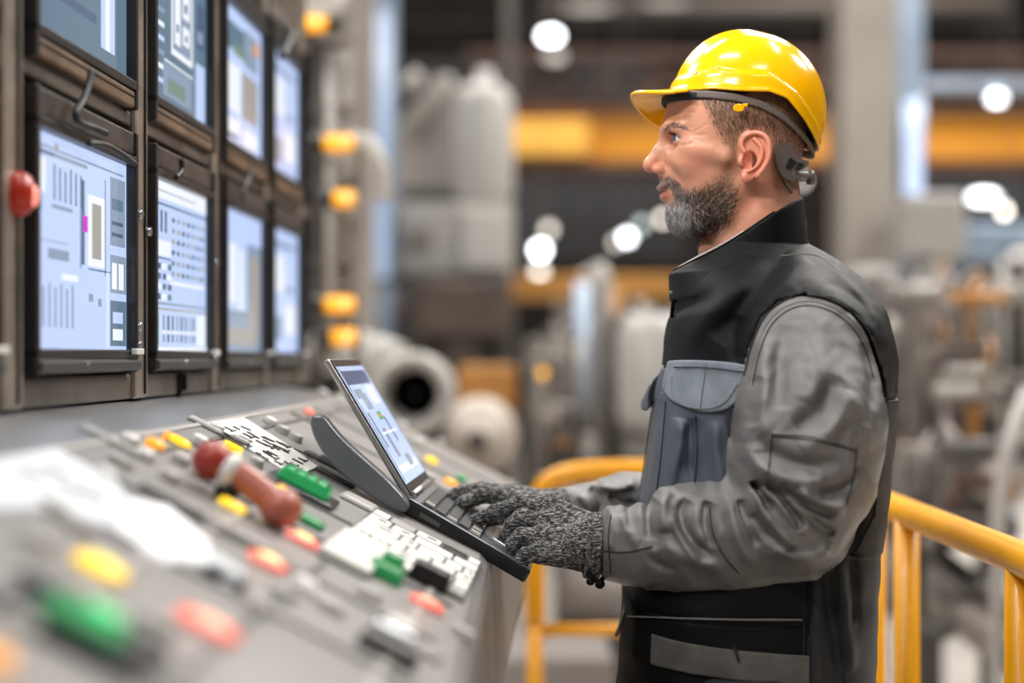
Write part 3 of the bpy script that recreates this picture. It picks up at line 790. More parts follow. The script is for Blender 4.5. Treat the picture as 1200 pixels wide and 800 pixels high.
# ---- clothed torso and arms
rowsT = [(278, 860, 930, .04), (290, 838, 950, .07), (302, 818, 970, .10), (320, 801, 992, .142), (342, 792, 1012, .178), (368, 788, 1026, .20), (400, 785, 1036, .211), (430, 780, 1040, .213), (470, 768, 1039, .212), (520, 760, 1034, .208), (580, 752, 1029, .204), (640, 742, 1024, .200), (700, 735, 1021, .200), (760, 729, 1018, .202), (840, 722, 1016, .205), (900, 722, 1012, .205)]
tz = np.array([at(0, r[0], YB)[2] for r in rowsT])[::-1]
tf = np.array([at(r[1], 0, YB)[0] for r in rowsT])[::-1]; tb = np.array([at(r[2], 0, YB)[0] for r in rowsT])[::-1]; tw = np.array([r[3] for r in rowsT])[::-1]
zz_ = np.linspace(tz[0], tz[-1], 400)
def smt(a):
    y = np.interp(zz_, tz, a); k = np.hanning(19); k /= k.sum(); return np.convolve(np.pad(y, 9, mode='edge'), k, 'valid')
TF_, TB_, TW_ = smt(tf), smt(tb), smt(tw)
def torso_raw(P):
    z = P[:, 2]; a = np.interp(z, zz_, TF_); b = np.interp(z, zz_, TB_); w = np.interp(z, zz_, TW_)
    c = (a+b)/2; hx = (b-a)/2; n = 2.35
    q = (np.abs((P[:, 0]-c)/hx)**n+np.abs((P[:, 1]-YB)/w)**n)**(1/n)
    d = (q-1)*np.minimum(hx, w)*.9
    d = sm_max(d, z-tz[-1], .02); return sm_max(d, tz[0]-z, .01)
armN = [at(950, 416, 1.925), at(951, 490, 1.890), at(944, 555, 1.880), at(930, 600, 1.885)]
armNr = [.086, .0865, .0785, .073]
foreN = [at(922, 603, 1.885), at(862, 622, 1.905), at(800, 631, 1.93), at(745, 637, 1.96), at(706, 639, 1.985)]
foreNr = [.072, .058, .0525, .0475, .0425]
armF = [at(950, 410, 2.245), at(950, 500, 2.27), at(915, 590, 2.28)]; armFr = [.08, .078, .068]
foreF = [at(915, 592, 2.28), at(800, 597, 2.27), at(735, 596, 2.25), at(668, 597, 2.21)]; foreFr = [.066, .054, .050, .034]
def arm_near(P): return sm_min(chain(P, armN, armNr, .03), chain(P, foreN, foreNr, .02), .012)
def arm_far(P): return sm_min(chain(P, armF, armFr, .03), chain(P, foreF, foreFr, .02), .03)
YS = 1.84
def S2(pts, y=YS): return [(at(a, b, y)[0], at(a, b, y)[2]) for a, b in pts]
def strokes(P, L):
    o = np.zeros(len(P))
    for pts, amp, w in L:
        pts = np.asarray(pts); lo = pts.min(0)-3*w; hi = pts.max(0)+3*w
        k = (P[:, 0] > lo[0]) & (P[:, 0] < hi[0]) & (P[:, 2] > lo[1]) & (P[:, 2] < hi[1])
        if not k.any(): continue
        d, t = line2d(P[k, 0], P[k, 2], pts)
        o[k] += amp*np.exp(-(d/w)**2)*np.clip(np.sin(np.clip(t, .02, .98)*PI)*1.5, 0, 1)
    return o
def mk(Ls, y=YS): return [(S2(smooth_poly(p, 2, False), y), a*.0015, w*.92*y/F) for p, a, w in Ls]
SLEEVE = mk([
    # elbow creases
    ([(882, 562), (890, 578), (902, 596)], -11, 5), ([(892, 562), (912, 582), (930, 606), (934, 618)], -12, 5), ([(905, 566), (935, 588), (972, 600)], -9, 6),
    ([(884, 572), (888, 596), (905, 616), (925, 640)], 7, 7), ([(900, 572), (918, 598), (938, 622)], 6, 5), ([(925, 570), (955, 590), (985, 592)], 8, 9),
    ([(880, 600), (895, 625), (930, 646)], -6, 6), ([(868, 585), (874, 610), (890, 640)], -5, 6), ([(940, 600), (965, 622), (975, 625)], -6, 7),
    ([(905, 640), (940, 655), (970, 640)], 5, 9), ([(855, 580), (858, 610), (868, 640), (880, 660)], 5, 8),
    # forearm
    ([(835, 590), (828, 615), (838, 645)], -6, 7), ([(790, 578), (778, 600), (785, 628)], 6, 9), ([(775, 592), (765, 612), (768, 640)], -5, 7),
    ([(812, 590), (800, 610), (815, 640), (840, 655)], -7, 7), ([(760, 582), (745, 600), (742, 630)], -4, 7), ([(780, 640), (810, 662), (850, 668)], 5, 9), ([(735, 610), (745, 640), (775, 660)], 4, 8),
    ([(720, 600), (724, 625), (718, 655)], 3, 6), ([(790, 605), (800, 635), (820, 662)], 5, 6), ([(752, 640), (775, 668), (800, 672)], -4, 7),
    # upper arm
    ([(905, 392), (890, 430), (885, 480), (888, 530)], 6, 14), ([(925, 380), (912, 430), (910, 480)], -4, 10), ([(955, 372), (965, 430), (1000, 480), (1012, 530)], 5, 14),
    ([(1018, 400), (1022, 450), (1005, 500)], -4, 12), ([(975, 440), (955, 480), (925, 500)], -6, 12), ([(985, 455), (970, 500), (930, 525)], 6, 12), ([(940, 400), (950, 440), (935, 470)], 4, 12),
    ([(880, 500), (900, 530), (935, 545), (975, 535)], -5, 9), ([(872, 520), (885, 548), (920, 560), (960, 560)], 5, 9), ([(1000, 540), (985, 570), (950, 575)], -6, 8), ([(990, 500), (985, 530), (995, 560)], 4, 9),
    ([(890, 440), (882, 470), (880, 500)], -4, 7)])
FARS = mk([([(690, 570), (705, 585), (700, 600)], -5, 5), ([(700, 566), (722, 572), (742, 565)], 7, 6), ([(675, 575), (690, 590), (690, 600)], 5, 5), ([(712, 580), (730, 590), (745, 588)], -6, 5)], 2.22)
TORF = mk([([(770, 445), (765, 500), (752, 590)], 5, 6), ([(782, 470), (776, 520), (764, 600)], -5, 6), ([(800, 490), (795, 540), (785, 590)], 5, 8), ([(815, 490), (812, 540), (818, 590)], -4, 7), ([(835, 490), (838, 540), (846, 590)], 4, 8), ([(855, 480), (860, 530), (866, 570)], -4, 7),
    ([(900, 290), (850, 340), (805, 410)], 4, 14), ([(935, 290), (890, 340), (840, 400)], -4, 12), ([(960, 300), (930, 320), (890, 360)], 4, 9), ([(985, 310), (1010, 345), (1030, 390)], 3, 9), ([(965, 330), (1000, 345), (1025, 390)], -3, 7),
    ([(880, 300), (840, 350), (792, 360)], -3, 10), ([(868, 370), (860, 400), (862, 425)], -3, 8),
    ([(965, 665), (972, 720), (985, 790)], -4, 8), ([(985, 660), (992, 720), (1002, 790)], 4, 9), ([(1000, 640), (1006, 690), (1005, 740)], -4, 7), ([(950, 670), (955, 730), (950, 800)], 4, 8),
    ([(760, 690), (800, 700), (860, 690)], -3, 9), ([(740, 700), (752, 740), (745, 790)], 3, 7), ([(1025, 560), (1000, 620), (975, 650)], -3, 8)], 1.9)
def wr(P, a, s):
    return a*(np.sin(P[:, 0]*s+2.3*np.sin(P[:, 2]*s*.6))*np.sin(P[:, 2]*s*.83+1.7*np.sin(P[:, 0]*s*.5+P[:, 1]*s*.4)))
def torso(P): return torso_raw(P)-strokes(P, TORF)-wr(P, .0012, 55)
def sleeveN(P): return arm_near(P)-strokes(P, SLEEVE)-wr(P, .0015, 60)-wr(P[:, [2, 1, 0]], .0007, 150)
def sleeveF(P): return arm_far(P)-strokes(P, FARS)-wr(P, .001, 70)
def both(P): return sm_min(sm_min(torso(P), sleeveN(P), .028), sleeveF(P), .028)
# ---- fabrics
def fabric(name, col, rough=.75, amt=.18, ns=30, sheen=.0, spec=.35):
    m = mat(name, col, rough, noise_amt=amt, nscale=ns, bump=.5, bscale=900)
    b = m.node_tree.nodes['Principled BSDF']; b.inputs['Specular IOR Level'].default_value = spec; b.inputs['Sheen Weight'].default_value = sheen; b.inputs['Sheen Roughness'].default_value = .4
    return m
f_slv = fabric('grey_twill', '686562', .32, spec=.75); f_blk = fabric('black_twill', '080809', .5, .2, 30, 0, .16); f_char = fabric('charcoal_twill', '26282b', .5, spec=.25)
f_front = fabric('slate_twill', '50555c', .4); f_flap = fabric('pale_grey_twill', '7b828b', .6); f_band = fabric('grey_band', '57534f', .6); f_pip = fabric('light_piping', '8f8b86', .6)
f_lin = fabric('lining_grey', 'a8a29b', .7); f_thr = mat('dark_thread', '1b1b1c', .8); f_thl = mat('light_thread', '77736f', .8); f_hole = mat('zip_metal', '9c9a96', .3, .9)
man = thing('person', 'bearded worker in yellow hard hat, grey and black work jacket and knit gloves, typing', 'person', (at(890, 0, YB)[0], YB, 0))
# silhouette regions in the side plane
seam_pts = [(866, 470), (872, 440), (880, 405), (893, 372), (915, 352), (945, 344), (975, 350), (1002, 366), (1022, 392), (1034, 430), (1037, 470), (1034, 520)]
SLP = S2(smooth_poly([(866, 470), (872, 440), (880, 405), (893, 372), (915, 352), (945, 344), (975, 350), (1002, 366), (1022, 392), (1034, 430), (1037, 470), (1060, 560), (1050, 760), (600, 760), (600, 540), (860, 540)], 2))
def inslp(P): return poly2d(P[:, 0], P[:, 2], SLP)
def f_sleeveN(P):
    f = sm_min(sleeveN(P), np.maximum(both(P), sleeveN(P)-.010), .004)
    f = np.maximum(f, inslp(P))
    cx, cz = at(706, 639, 1.985)[0], at(706, 639, 1.985)[2]
    return f
bmN = (at(600, 0, 1.98)[0], 1.74, at(0, 720, 1.9)[2]); bMN = (at(1060, 0, 1.85)[0]+.02, 2.06, at(0, 320, 1.9)[2]+.02)
sculpt('left_sleeve', lambda P: np.maximum(f_sleeveN(P), at(705, 0, 1.98)[0]-P[:, 0]), bmN, bMN, .0026, f_slv, man)
sculpt('right_sleeve', lambda P: np.maximum(np.maximum(sleeveF(P), at(650, 0, 2.2)[0]-P[:, 0]), poly2d(P[:, 0], P[:, 2], S2([(866, 470), (880, 405), (915, 352), (975, 350), (1037, 430), (1060, 760), (600, 760), (600, 540), (860, 540)], 2.27))), (at(640, 0, 2.2)[0], 2.12, .95), (at(1060, 0, 2.3)[0], 2.40, 1.55), .0034, f_slv, man)
TLO = (at(700, 0, 2.1)[0]-.02, 1.84, .86); THI = (at(1060, 0, 2.1)[0], 2.32, 1.60)
def neck_hole(P):   # the opening in which the neck stands
    return chain(P, [H(885, 200), H(885, 330)], np.array([50, 56])*M, 0)
sculpt('jacket_body', lambda P: sm_max(torso(P), -neck_hole(P), .004), TLO, THI, .0036, f_char, man)
def panel(name, poly, mt, off=.002, y=1.9, base=torso, lo=TLO, hi=THI, h=.003, sm=2, near=None):
    pg = S2(smooth_poly(poly, sm) if sm else poly, y)
    def f(P):
        d = np.maximum(base(P)-off, -(base(P)+.006)); d = np.maximum(d, poly2d(P[:, 0], P[:, 2], pg))
        if near is not None: d = np.maximum(d, P[:, 1]-near)
        return d
    xs = [p[0] for p in pg]; zs = [p[1] for p in pg]
    lo2 = (max(lo[0], min(xs)-.01), lo[1], max(lo[2], min(zs)-.01)); hi2 = (min(hi[0]+.02, max(xs)+.01), hi[1] if near is None else near+.02, min(hi[2], max(zs)+.01))
    return sculpt(name, f, lo2, hi2, h, mt, man)
# black yoke over shoulders and back
YK = [(740, 225), (1080, 225), (1080, 466), (1037, 466), (1036, 440), (1022, 392), (1002, 366), (975, 350), (945, 344), (915, 352), (893, 372), (880, 405), (872, 432), (868, 434), (740, 424)]
YKP = S2(YK, 1.86)
def f_yoke(P):
    b = both(P); d = np.maximum(b-.0025, -(b+.007)); d = np.maximum(d, poly2d(P[:, 0], P[:, 2], YKP)); return sm_max(d, -neck_hole(P), .004)
sculpt('yoke', f_yoke, (TLO[0], 1.82, at(0, 475, 1.86)[2]), (THI[0]+.02, 2.36, 1.60), .003, f_blk, man)
panel('back_panel', [(1000, 468), (1080, 468), (1080, 652), (930, 652), (975, 640), (1010, 590)], f_blk, .002, 1.95, sm=0)
panel('side_panel', [(1026, 468), (1080, 468), (1080, 560), (1030, 652), (985, 652), (1018, 600)], f_char, .003, 1.95, sm=0)
panel('front_panel', [(700, 428), (878, 436), (882, 600), (850, 640), (700, 640)], f_front, .002, 1.93, sm=0)
panel('lower_front', [(700, 640), (945, 640), (940, 724), (700, 720)], f_blk, .003, 1.93, sm=0)
panel('skirt_panel', [(736, 724), (940, 727), (938, 850), (730, 850)], f_blk, .002, 1.93, sm=0)
panel('hem_band', [(768, 751), (944, 764), (943, 797), (766, 786)], f_band, .0055, 1.90, sm=0, near=2.05, h=.0024)
# chest pocket and flap (near), flap edge of the far one
def flap(poly, y, name, near=None, mt=f_flap, off=.008, far=None, h=.0022):
    pg = S2(smooth_poly(poly, 2), y)
    def f(P):
        b = torso_raw(P)-strokes(P, TORF)*.5; d = sm_max(np.maximum(b-off, -(b-off+.004)), poly2d(P[:, 0], P[:, 2], pg), .002)
        if near: d = np.maximum(d, P[:, 1]-near)
        if far: d = np.maximum(d, far-P[:, 1])
        return d
    xs = [p[0] for p in pg]; zs = [p[1] for p in pg]
    return sculpt(name, f, (min(xs)-.01, 1.84 if not far else far-.01, min(zs)-.01), (max(xs)+.01, near+.01 if near else 2.33, max(zs)+.01), h, mt, man)
flap([(788, 424), (800, 421), (845, 423), (876, 429), (868, 450), (852, 476), (830, 483), (805, 479), (788, 470), (783, 458), (784, 440)], 1.93, 'pocket_flap', near=2.02)
panel('chest_pocket', [(778, 462), (866, 450), (868, 600), (772, 600)], fabric('slate_pocket', '4a505a', .42), .0045, 1.93, sm=0, near=2.03, h=.0026)
flap([(745, 455), (790, 425), (790, 470), (758, 478), (745, 480)], 2.2, 'pocket_flap', far=2.12, off=.012)
# collar standing round the neck
def f_collar(P):
    c0 = H(870, 262); ax = H(905, 345)-c0
    c = H(874, 290); q = P-c
    z = q[:, 2]/M; X = q[:, 0]/M; D = q[:, 1]/M
    # ellipse widens toward the bottom and slides forward
    t = np.clip(-z, -60, 60); hx = np.where(t > 0, 68+np.minimum(t, 32)*.72, 68+t*.28); cx = np.where(t > 0, t*.05+2, 2-t*.16); hd = 70+np.maximum(t, 0)*1.1
    k = np.sqrt(((X-cx)/hx)**2+(D/hd)**2); w = (k-1)*np.minimum(hx, hd)
    sh = np.abs(w)-2.6
    topz = 57-(937-(X+874))*(88/150.)+2*np.sin(X*.05)
    sh = sm_max(sh, (z-topz)*.85, 2.)
    sh = sm_max(sh, -z-62, 2.)
    return sh*M
sculpt('collar', f_collar, H(765, 372, -125), H(985, 215, 125), .0024, f_blk, man)
def trace(pts, sdf, y0=1.6, y1=2.3, lift=.0006, ref=1.9):
    out = []
    P = smooth_poly(pts, 2, False); Q = []
    for i in range(len(P)-1):
        n = max(1, int(math.hypot(P[i+1][0]-P[i][0], P[i+1][1]-P[i][1])/4))
        for j in range(n): Q.append(tuple(P[i][k]+(P[i+1][k]-P[i][k])*j/n for k in (0, 1)))
    Q.append(P[-1])
    d = np.array([[(a-CX)/F, 1, (CY-b)/F] for a, b in Q]); t = np.full(len(Q), y0)
    for _ in range(60):
        s = sdf(CAM+d*t[:, None]); t = t+np.clip(s, -.02, .03)*.8
    ok = t < y1
    return [CAM+d[i]*(t[i]-lift) for i in range(len(Q)) if ok[i]]
def seam(pts, sdf, r, mt, name='seam', y1=2.3, lift=.0006):
    q = trace(pts, sdf, y1=y1, lift=lift)
    if len(q) > 2: return MB().tube(q, r, 6).build(name, mt, man)
# collar upper edge piping and front zip
cf = []
def collar_ring(phi, dz=0):
    # point on the top edge of the collar at angle phi (0 = nape, pi = throat)
    X = 0
    z = 0.
    for _ in range(30):
        t = -z; hx = 68+min(t, 32)*.72 if t > 0 else 68+t*.28; cx = t*.05+2 if t > 0 else 2-t*.16; hd = 70+max(t, 0)*1.1
        X = cx+hx*math.cos(phi); z = 57-(937-(X+874))*(88/150.)+2*math.sin(X*.05)
    return H(874, 290)+np.array([X, hd*math.sin(phi), z+dz])*M
MB().tube([collar_ring(a, .5) for a in np.linspace(PI*.42, PI*1.58, 50)], .0017, 8).build('collar_piping', f_blk, man)
def inner(a, dz, s):
    p = collar_ring(a, dz); c = H(874, 290); q = p-c; q[0] *= s; q[1] *= s; return c+q
ln = MB(); A = np.linspace(PI*1.42, PI*1.02, 26); vs = [inner(a, -.5, .965) for a in A]+[inner(a, 5.5-2*abs(a-PI*1.2), .96) for a in A]
ln.add(vs, [(i, i+1, 26+i+1, 26+i) for i in range(25)], smooth=True); l_ = ln.build('collar_lining', f_lin, man); l_.modifiers.new('t', 'SOLIDIFY').thickness = .0012
# collar front lapel tips
MB().tube([H(788, 320, -6), H(790, 328, -10), H(790, 345, -12), H(787, 372, -12)], .0028, 8).build('zip', f_blk, man)
MB().box(H(789, 343, -16), (.010, .004, .004)).build('zip_pull', f_hole, man, bevel=.001)
# seams
slv = f_sleeveN
seam(seam_pts[1:-2], lambda P: np.minimum(f_sleeveN(P), f_yoke(P)), .0016, f_thr)
for off in (7, 12):
    seam([(a+off*.9*(1 if a < 930 else -1)*abs(a-950)/90, b+off) for a, b in seam_pts[1:-2]], f_sleeveN, .0008, f_thl if off == 7 else f_thr, 'stitching')
seam([(905, 507), (955, 511), (1002, 524)], f_sleeveN, .0016, f_slv, 'pocket_welt'); seam([(905, 511), (955, 515), (1001, 528)], f_sleeveN, .0009, f_thr)
seam([(905, 508), (902, 540), (900, 556)], f_sleeveN, .0008, f_thr); seam([(1004, 525), (1001, 560), (992, 590)], f_sleeveN, .0008, f_thr)
seam([(832, 594), (834, 625), (850, 655), (866, 672)], f_sleeveN, .0010, f_thr); seam([(860, 575), (866, 610), (880, 650), (884, 668)], f_sleeveN, .0007, f_thl, 'stitching')
seam([(697, 645), (735, 648), (765, 640)], f_sleeveN, .0010, f_thr)
seam([(716, 604), (712, 630), (716, 672)], f_sleeveN, .0008, f_thr)
seam([(982, 655), (985, 720), (990, 800)], torso, .0010, f_thr); seam([(940, 656), (942, 720), (942, 800)], lambda P: torso(P)-.002, .0010, f_thr)
seam([(945, 652), (990, 653), (1026, 650)], lambda P: torso(P)-.003, .0012, f_thr)
seam([(735, 722), (850, 726), (940, 726)], lambda P: torso(P)-.004, .0012, f_thl)
seam([(787, 441), (786, 462), (800, 476), (828, 480), (850, 473), (864, 450)], lambda P: torso_raw(P)-.0085, .0007, f_thl, 'stitching')
seam([(828, 424), (824, 450), (820, 480)], lambda P: torso_raw(P)-.0085, .0007, f_thl, 'stitching')
seam([(790, 430), (830, 430), (872, 436)], lambda P: torso_raw(P)-.009, .0008, f_thr)
seam([(815, 486), (818, 530), (812, 585)], lambda P: torso(P)-.005, .0009, f_thr); seam([(780, 470), (776, 520), (768, 590)], lambda P: torso(P)-.005, .0009, f_thr)
seam([(765, 470), (758, 520), (748, 590)], lambda P: torso(P)-.002, .0009, f_thr)
seam([(912, 300), (955, 296), (975, 310), (1000, 330)], f_yoke, .0008, f_thl, 'stitching')
seam([(948, 745), (946, 800)], lambda P: torso(P)-.002, .001, f_thr)
seam([(860, 756), (866, 775)], lambda P: torso(P)-.006, .002, f_thr, 'loop')
# zip at the lower front edge
MB().tube([at(735, 700, YB), at(732, 715, YB-.01), at(726, 735, YB-.02), at(722, 745, YB-.02)], .0028, 8).build('zip', f_hole, man)
# drawstring toggle under the left cuff
MB().tube(smooth_poly([at(688, 668, 1.96), at(694, 678, 1.955), at(702, 682, 1.955), at(708, 676, 1.96)], 2, False), .003, 8).build('drawstring', f_blk, man)
MB().sphere(at(692, 681, 1.955), .0055).build('cord_toggle', f_blk, man); MB().sphere(at(703, 684, 1.955), .0065).build('cord_toggle', f_blk, man)
# ---- body (one continuous figure under the clothes)
legs = [([at(880, 830, 1.98), (at(880, 0, 2)[0], 1.98, .50), (at(890, 0, 2)[0], 1.98, .09)], [.10, .07, .05]), ([at(900, 830, 2.18), (at(910, 0, 2.1)[0], 2.18, .50), (at(920, 0, 2.1)[0], 2.18, .09)], [.10, .07, .05])]
def low_body(P):
    f = torso_raw(P)+.022
    f = sm_min(f, arm_near(P)+.020, .02); f = sm_min(f, arm_far(P)+.018, .02)
    for a, r in legs: f = sm_min(f, chain(P, a, r, .03), .04)
    for a in ((at(890, 0, 2)[0], 1.98), (at(920, 0, 2.1)[0], 2.18)):
        f = sm_min(f, rcone(P, (a[0], a[1], .06), (a[0]-.16, a[1], .045), .042, .035), .02)
    return f
Vb, Qb = nets(low_body, (at(680, 0, 2)[0], 1.70, 0), (at(1060, 0, 2.1)[0], 2.40, 1.56), .009)
BEARD = [(854, 186), (862, 204), (864, 225), (860, 246), (840, 266), (815, 281), (795, 281), (780, 270), (772, 252), (770, 238), (782, 243), (790, 236), (794, 222), (806, 222), (820, 220), (836, 212), (847, 198)]
MOUST = [(766, 208), (784, 207), (797, 216), (798, 232), (792, 234), (788, 221), (772, 219)]
HAIR = [(822, 100), (828, 124), (836, 142), (846, 158), (855, 178), (864, 192), (866, 160), (876, 150), (896, 150), (908, 162), (909, 190), (903, 215), (908, 240), (960, 250), (990, 150), (900, 80)]
def pxy(V):
    y = np.where(V[:, 1] < YH, V[:, 1], V[:, 1]); return V[:, 0]*F/y+CX, (CAMH-V[:, 2])*F/y+CY
def msk(poly, soft):
    def f(V):
        y = np.where(V[:, 1] < YH, V[:, 1], 2*YH-V[:, 1]); X = V[:, 0]*F/y+CX; Z = (CAMH-V[:, 2])*F/y+CY
        return np.clip(.5-poly2d(X, Z, poly)/soft, 0, 1)
    return f
mb, mm, mh = msk(BEARD, 16), msk(MOUST, 5), msk(HAIR, 12)
def stub(V): return np.clip(np.maximum(np.maximum(mb(V)**1.6*.6, mm(V)*.55), mh(V)*.52), 0, 1)*(1-ear_m(V))
def ear_m(V):
    y = np.where(V[:, 1] < YH, V[:, 1], 2*YH-V[:, 1]); X = V[:, 0]*F/y+CX; Z = (CAMH-V[:, 2])*F/y+CY
    return ((poly2d(X, Z, EARP) < 1.5) & (np.abs(V[:, 1]-YH)/M > 60)).astype(float)
def lipm(V):
    X, Z = pxy(V); return np.clip(1.2-np.sqrt(((X-776)/10)**2+((Z-226)/9)**2), 0, 1)*(np.abs(V[:, 1]-YH) < .022)
def flush(V):
    X, Z = pxy(V); a = .55*ear_m(V)+.5*np.exp(-((X-762)**2+(Z-196)**2)/130)+.3*np.exp(-((X-812)**2+(Z-190)**2)/500)+.3*np.exp(-((X-890)**2+(Z-235)**2)/900)
    return np.clip(a, 0, .8)
hV, hQ = nets(head_sdf, H(745, 330, -95), H(955, 48, 95), .0015, lip=3.5)
print('head verts', len(hV), 'body', len(Vb))
V_all = np.concatenate([hV, Vb]); Q_all = np.concatenate([hQ, Qb+len(hV)])
body = mesh_np('body', V_all, Q_all, m_skin, man, attrs={'stubble': stub, 'flush': flush, 'lips': lipm})
# trousers and boots
sculpt('trousers', lambda P: sm_min(sm_max(torso_raw(P)+.008, P[:, 2]-.93, .01), sm_min(chain(P, legs[0][0], [.125, .095, .085], .03), chain(P, legs[1][0], [.125, .095, .085], .03), .02), .03), (at(690, 0, 2)[0], 1.80, .05), (at(1080, 0, 2.1)[0], 2.36, .96), .010, f_char, man)
for a in ((at(890, 0, 2)[0], 1.98), (at(920, 0, 2.1)[0], 2.18)):
    sculpt('boot', lambda P: sm_max(sm_min(rcone(P, (a[0]+.01, a[1], .06), (a[0]-.18, a[1], .045), .055, .048), rcone(P, (a[0], a[1], .06), (a[0], a[1], .18), .055, .058), .02), -P[:, 2], .002), (a[0]-.26, a[1]-.09, -.01), (a[0]+.09, a[1]+.09, .26), .007, f_blk, man)
# eyes
m_eyeb = mat('eye_white', 'e3dfdc', .1, coat=.6); m_iris = mat('iris_blue_grey', '3d4a58', .1, coat=1.); m_pup = mat('pupil', '050505', .05, coat=1.)
for s in (-1, 1):
    c = eye_c(s); e = MB().sphere(c, 10.6*M, n=32).build('eyeball', m_eyeb, man)
    d = np.array([-1, -.24, .02]); d /= np.linalg.norm(d)
    def disc(r, off, mt, nm):
        m = MB(); k = 24; vs = [c+d*off*M]; u = np.cross(d, [0, 0, 1.]); u /= np.linalg.norm(u); v = np.cross(d, u)
        R = 10.6
        for rr_ in (r*.5, r):
            for j in range(k):
                q = (u*math.cos(2*PI*j/k)+v*math.sin(2*PI*j/k))*rr_; vs.append(c+(q+d*(math.sqrt(R*R-rr_*rr_)+off-R))*M)
        fs = [(0, 1+j, 1+(j+1) % k) for j in range(k)]+[(1+j, 1+k+j, 1+k+(j+1) % k, 1+(j+1) % k) for j in range(k)]
        return m.add(vs, fs, smooth=True).build(nm, mt, e)
    disc(5.4, 10.9, m_iris, 'iris'); disc(2.4, 11.1, m_pup, 'pupil')
# ---- hair strands, grown as tapered hairs from the skin
def grow(name, mask_fn, n, dirf, length, width, mats, pick, seed, curl=.3):
    rs = np.random.RandomState(seed)
    tri = hQ; a, b, c_, d_ = (hV[tri[:, i]] for i in range(4))
    cen = (a+b+c_+d_)/4; nr = np.cross(c_-a, d_-b); ar = np.linalg.norm(nr, axis=1)+1e-15; nr /= ar[:, None]
    w = mask_fn(cen)*ar; w = w/w.sum(); k = rs.choice(len(cen), n, p=w)
    u = rs.rand(n, 1); v = rs.rand(n, 1); p = (a[k]*(1-u)+d_[k]*u)*(1-v)+(b[k]*(1-u)+c_[k]*u)*v
    nn = nr[k]
    if ((p+nn*.002)[:, 1]-YH)@np.sign(p[:, 1]-YH) < ((p[:, 1]-YH)@np.sign(p[:, 1]-YH)): nn = -nn
    D = dirf(p, rs); D = D-nn*(D*nn).sum(1, keepdims=True); D /= np.linalg.norm(D, axis=1, keepdims=True)+1e-9
    L = length(p)*(0.6+.8*rs.rand(n)); Wd = width*(.7+.6*rs.rand(n))
    side = np.cross(D, nn); pts = []; cu = (rs.rand(n, 1)-.5)*2*curl
    V = []; seg = 3
    for s in range(seg+1):
        t = s/seg; lift = .08+.42*t-.34*t*t
        q = p-nn*.0004+D*(L*t)[:, None]+nn*(L*lift*(.55 if s else .0))[:, None]+side*(L[:, None]*cu*t*t)
        wd = (Wd*(1-t*.85))[:, None]
        V += [q-side*wd, q+side*wd, q+nn*wd*1.2]
    V = np.stack(V, 1)   # n, (seg+1)*3, 3
    m = V.shape[1]; base = np.arange(n)[:, None, None]*m
    f = []
    for s in range(seg):
        o = s*3
        for i in range(3): f.append((o+i, o+(i+1) % 3, o+3+(i+1) % 3, o+3+i))
    f = np.array(f)[None]+base; col = pick(p, rs)
    o = mesh_np(name, V.reshape(-1, 3), f.reshape(-1, 4), mats, man)
    o.data.polygons.foreach_set('material_index', np.repeat(col, len(f[0])).astype(np.int32)); o.data.update(); return o
hm = [mat('hair_'+n, c, .45) for n, c in (('dark', '2a201a'), ('brown', '5a402c'), ('light_brown', '84603f'), ('grey', '99938c'), ('white', 'd3d4d6'), ('black', '151211'))]
def dbeard(p, rs):
    X, Z = pxy(p); D = np.zeros((len(p), 3)); back = np.clip((X-790)/70, 0, 1)
    D[:, 0] = -.75*back+.15*(1-back); D[:, 2] = -.75; D[:, 1] = 0; D += rs.randn(*D.shape)*.28; return D
def lbeard(p):
    X, Z = pxy(p); return np.clip(.003+.0065*np.clip((Z-205)/50, 0, 1)+.002*np.clip((810-X)/30, 0, 1), .003, .011)
def pbeard(p, rs):
    X, Z = pxy(p); r = rs.rand(len(p)); out = np.zeros(len(p), int)
    chin = (X < 812+rs.randn(len(p))*8)
    up = Z < 222+rs.randn(len(p))*8
    out = np.where(r < .34, 0, np.where(r < .62, 1, np.where(r < .78, 2, np.where(r < .95, 3, 4))))
    out = np.where(chin & (r < .30), 3, np.where(chin & (r < .62), 4, np.where(chin & (r < .85), 0, out)))
    out = np.where(up & ~chin, np.where(r < .35, 1, np.where(r < .85, 2, 3)), out)
    return out
grow('beard', lambda v: mb(v)**1.3*(1-ear_m(v))*np.clip((pxy(v)[1]-180)/60, .12, 1), 13000, dbeard, lbeard, .00030, hm, pbeard, 2)
def dm(p, rs):
    D = np.zeros((len(p), 3)); D[:, 0] = .35; D[:, 2] = -.7; D[:, 1] = np.sign(p[:, 1]-YH)*.5; return D+rs.randn(*D.shape)*.2
grow('moustache', lambda v: mm(v), 1600, dm, lambda p: np.full(len(p), .0055), .00027, hm, lambda p, rs: rs.choice([0, 1, 3, 3], len(p)), 3)
def dh(p, rs):
    D = np.zeros((len(p), 3)); D[:, 0] = .25; D[:, 2] = -1; return D+rs.randn(*D.shape)*.22
def ph(p, rs):
    X, Z = pxy(p); r = rs.rand(len(p)); return np.where(r < .3, 0, np.where(r < .68, 1, np.where(r < .9, 2, 3)))
def lh(p):
    X, Z = pxy(p); return np.clip(.0065-.004*np.clip((Z-140)/40, 0, 1), .0022, .0065)
grow('hair', lambda v: mh(v)*(1-ear_m(v))*(pxy(v)[1] > 95)*(pxy(v)[1] < 245)*np.where(pxy(v)[0] > 880, np.clip((215-pxy(v)[1])/40, .12, 1), 1.), 16000, dh, lh, .00022, hm, ph, 4)
BR = smooth_poly([(776, 153), (780, 146), (790, 144), (802, 148), (808, 153), (800, 152), (788, 150)], 1)
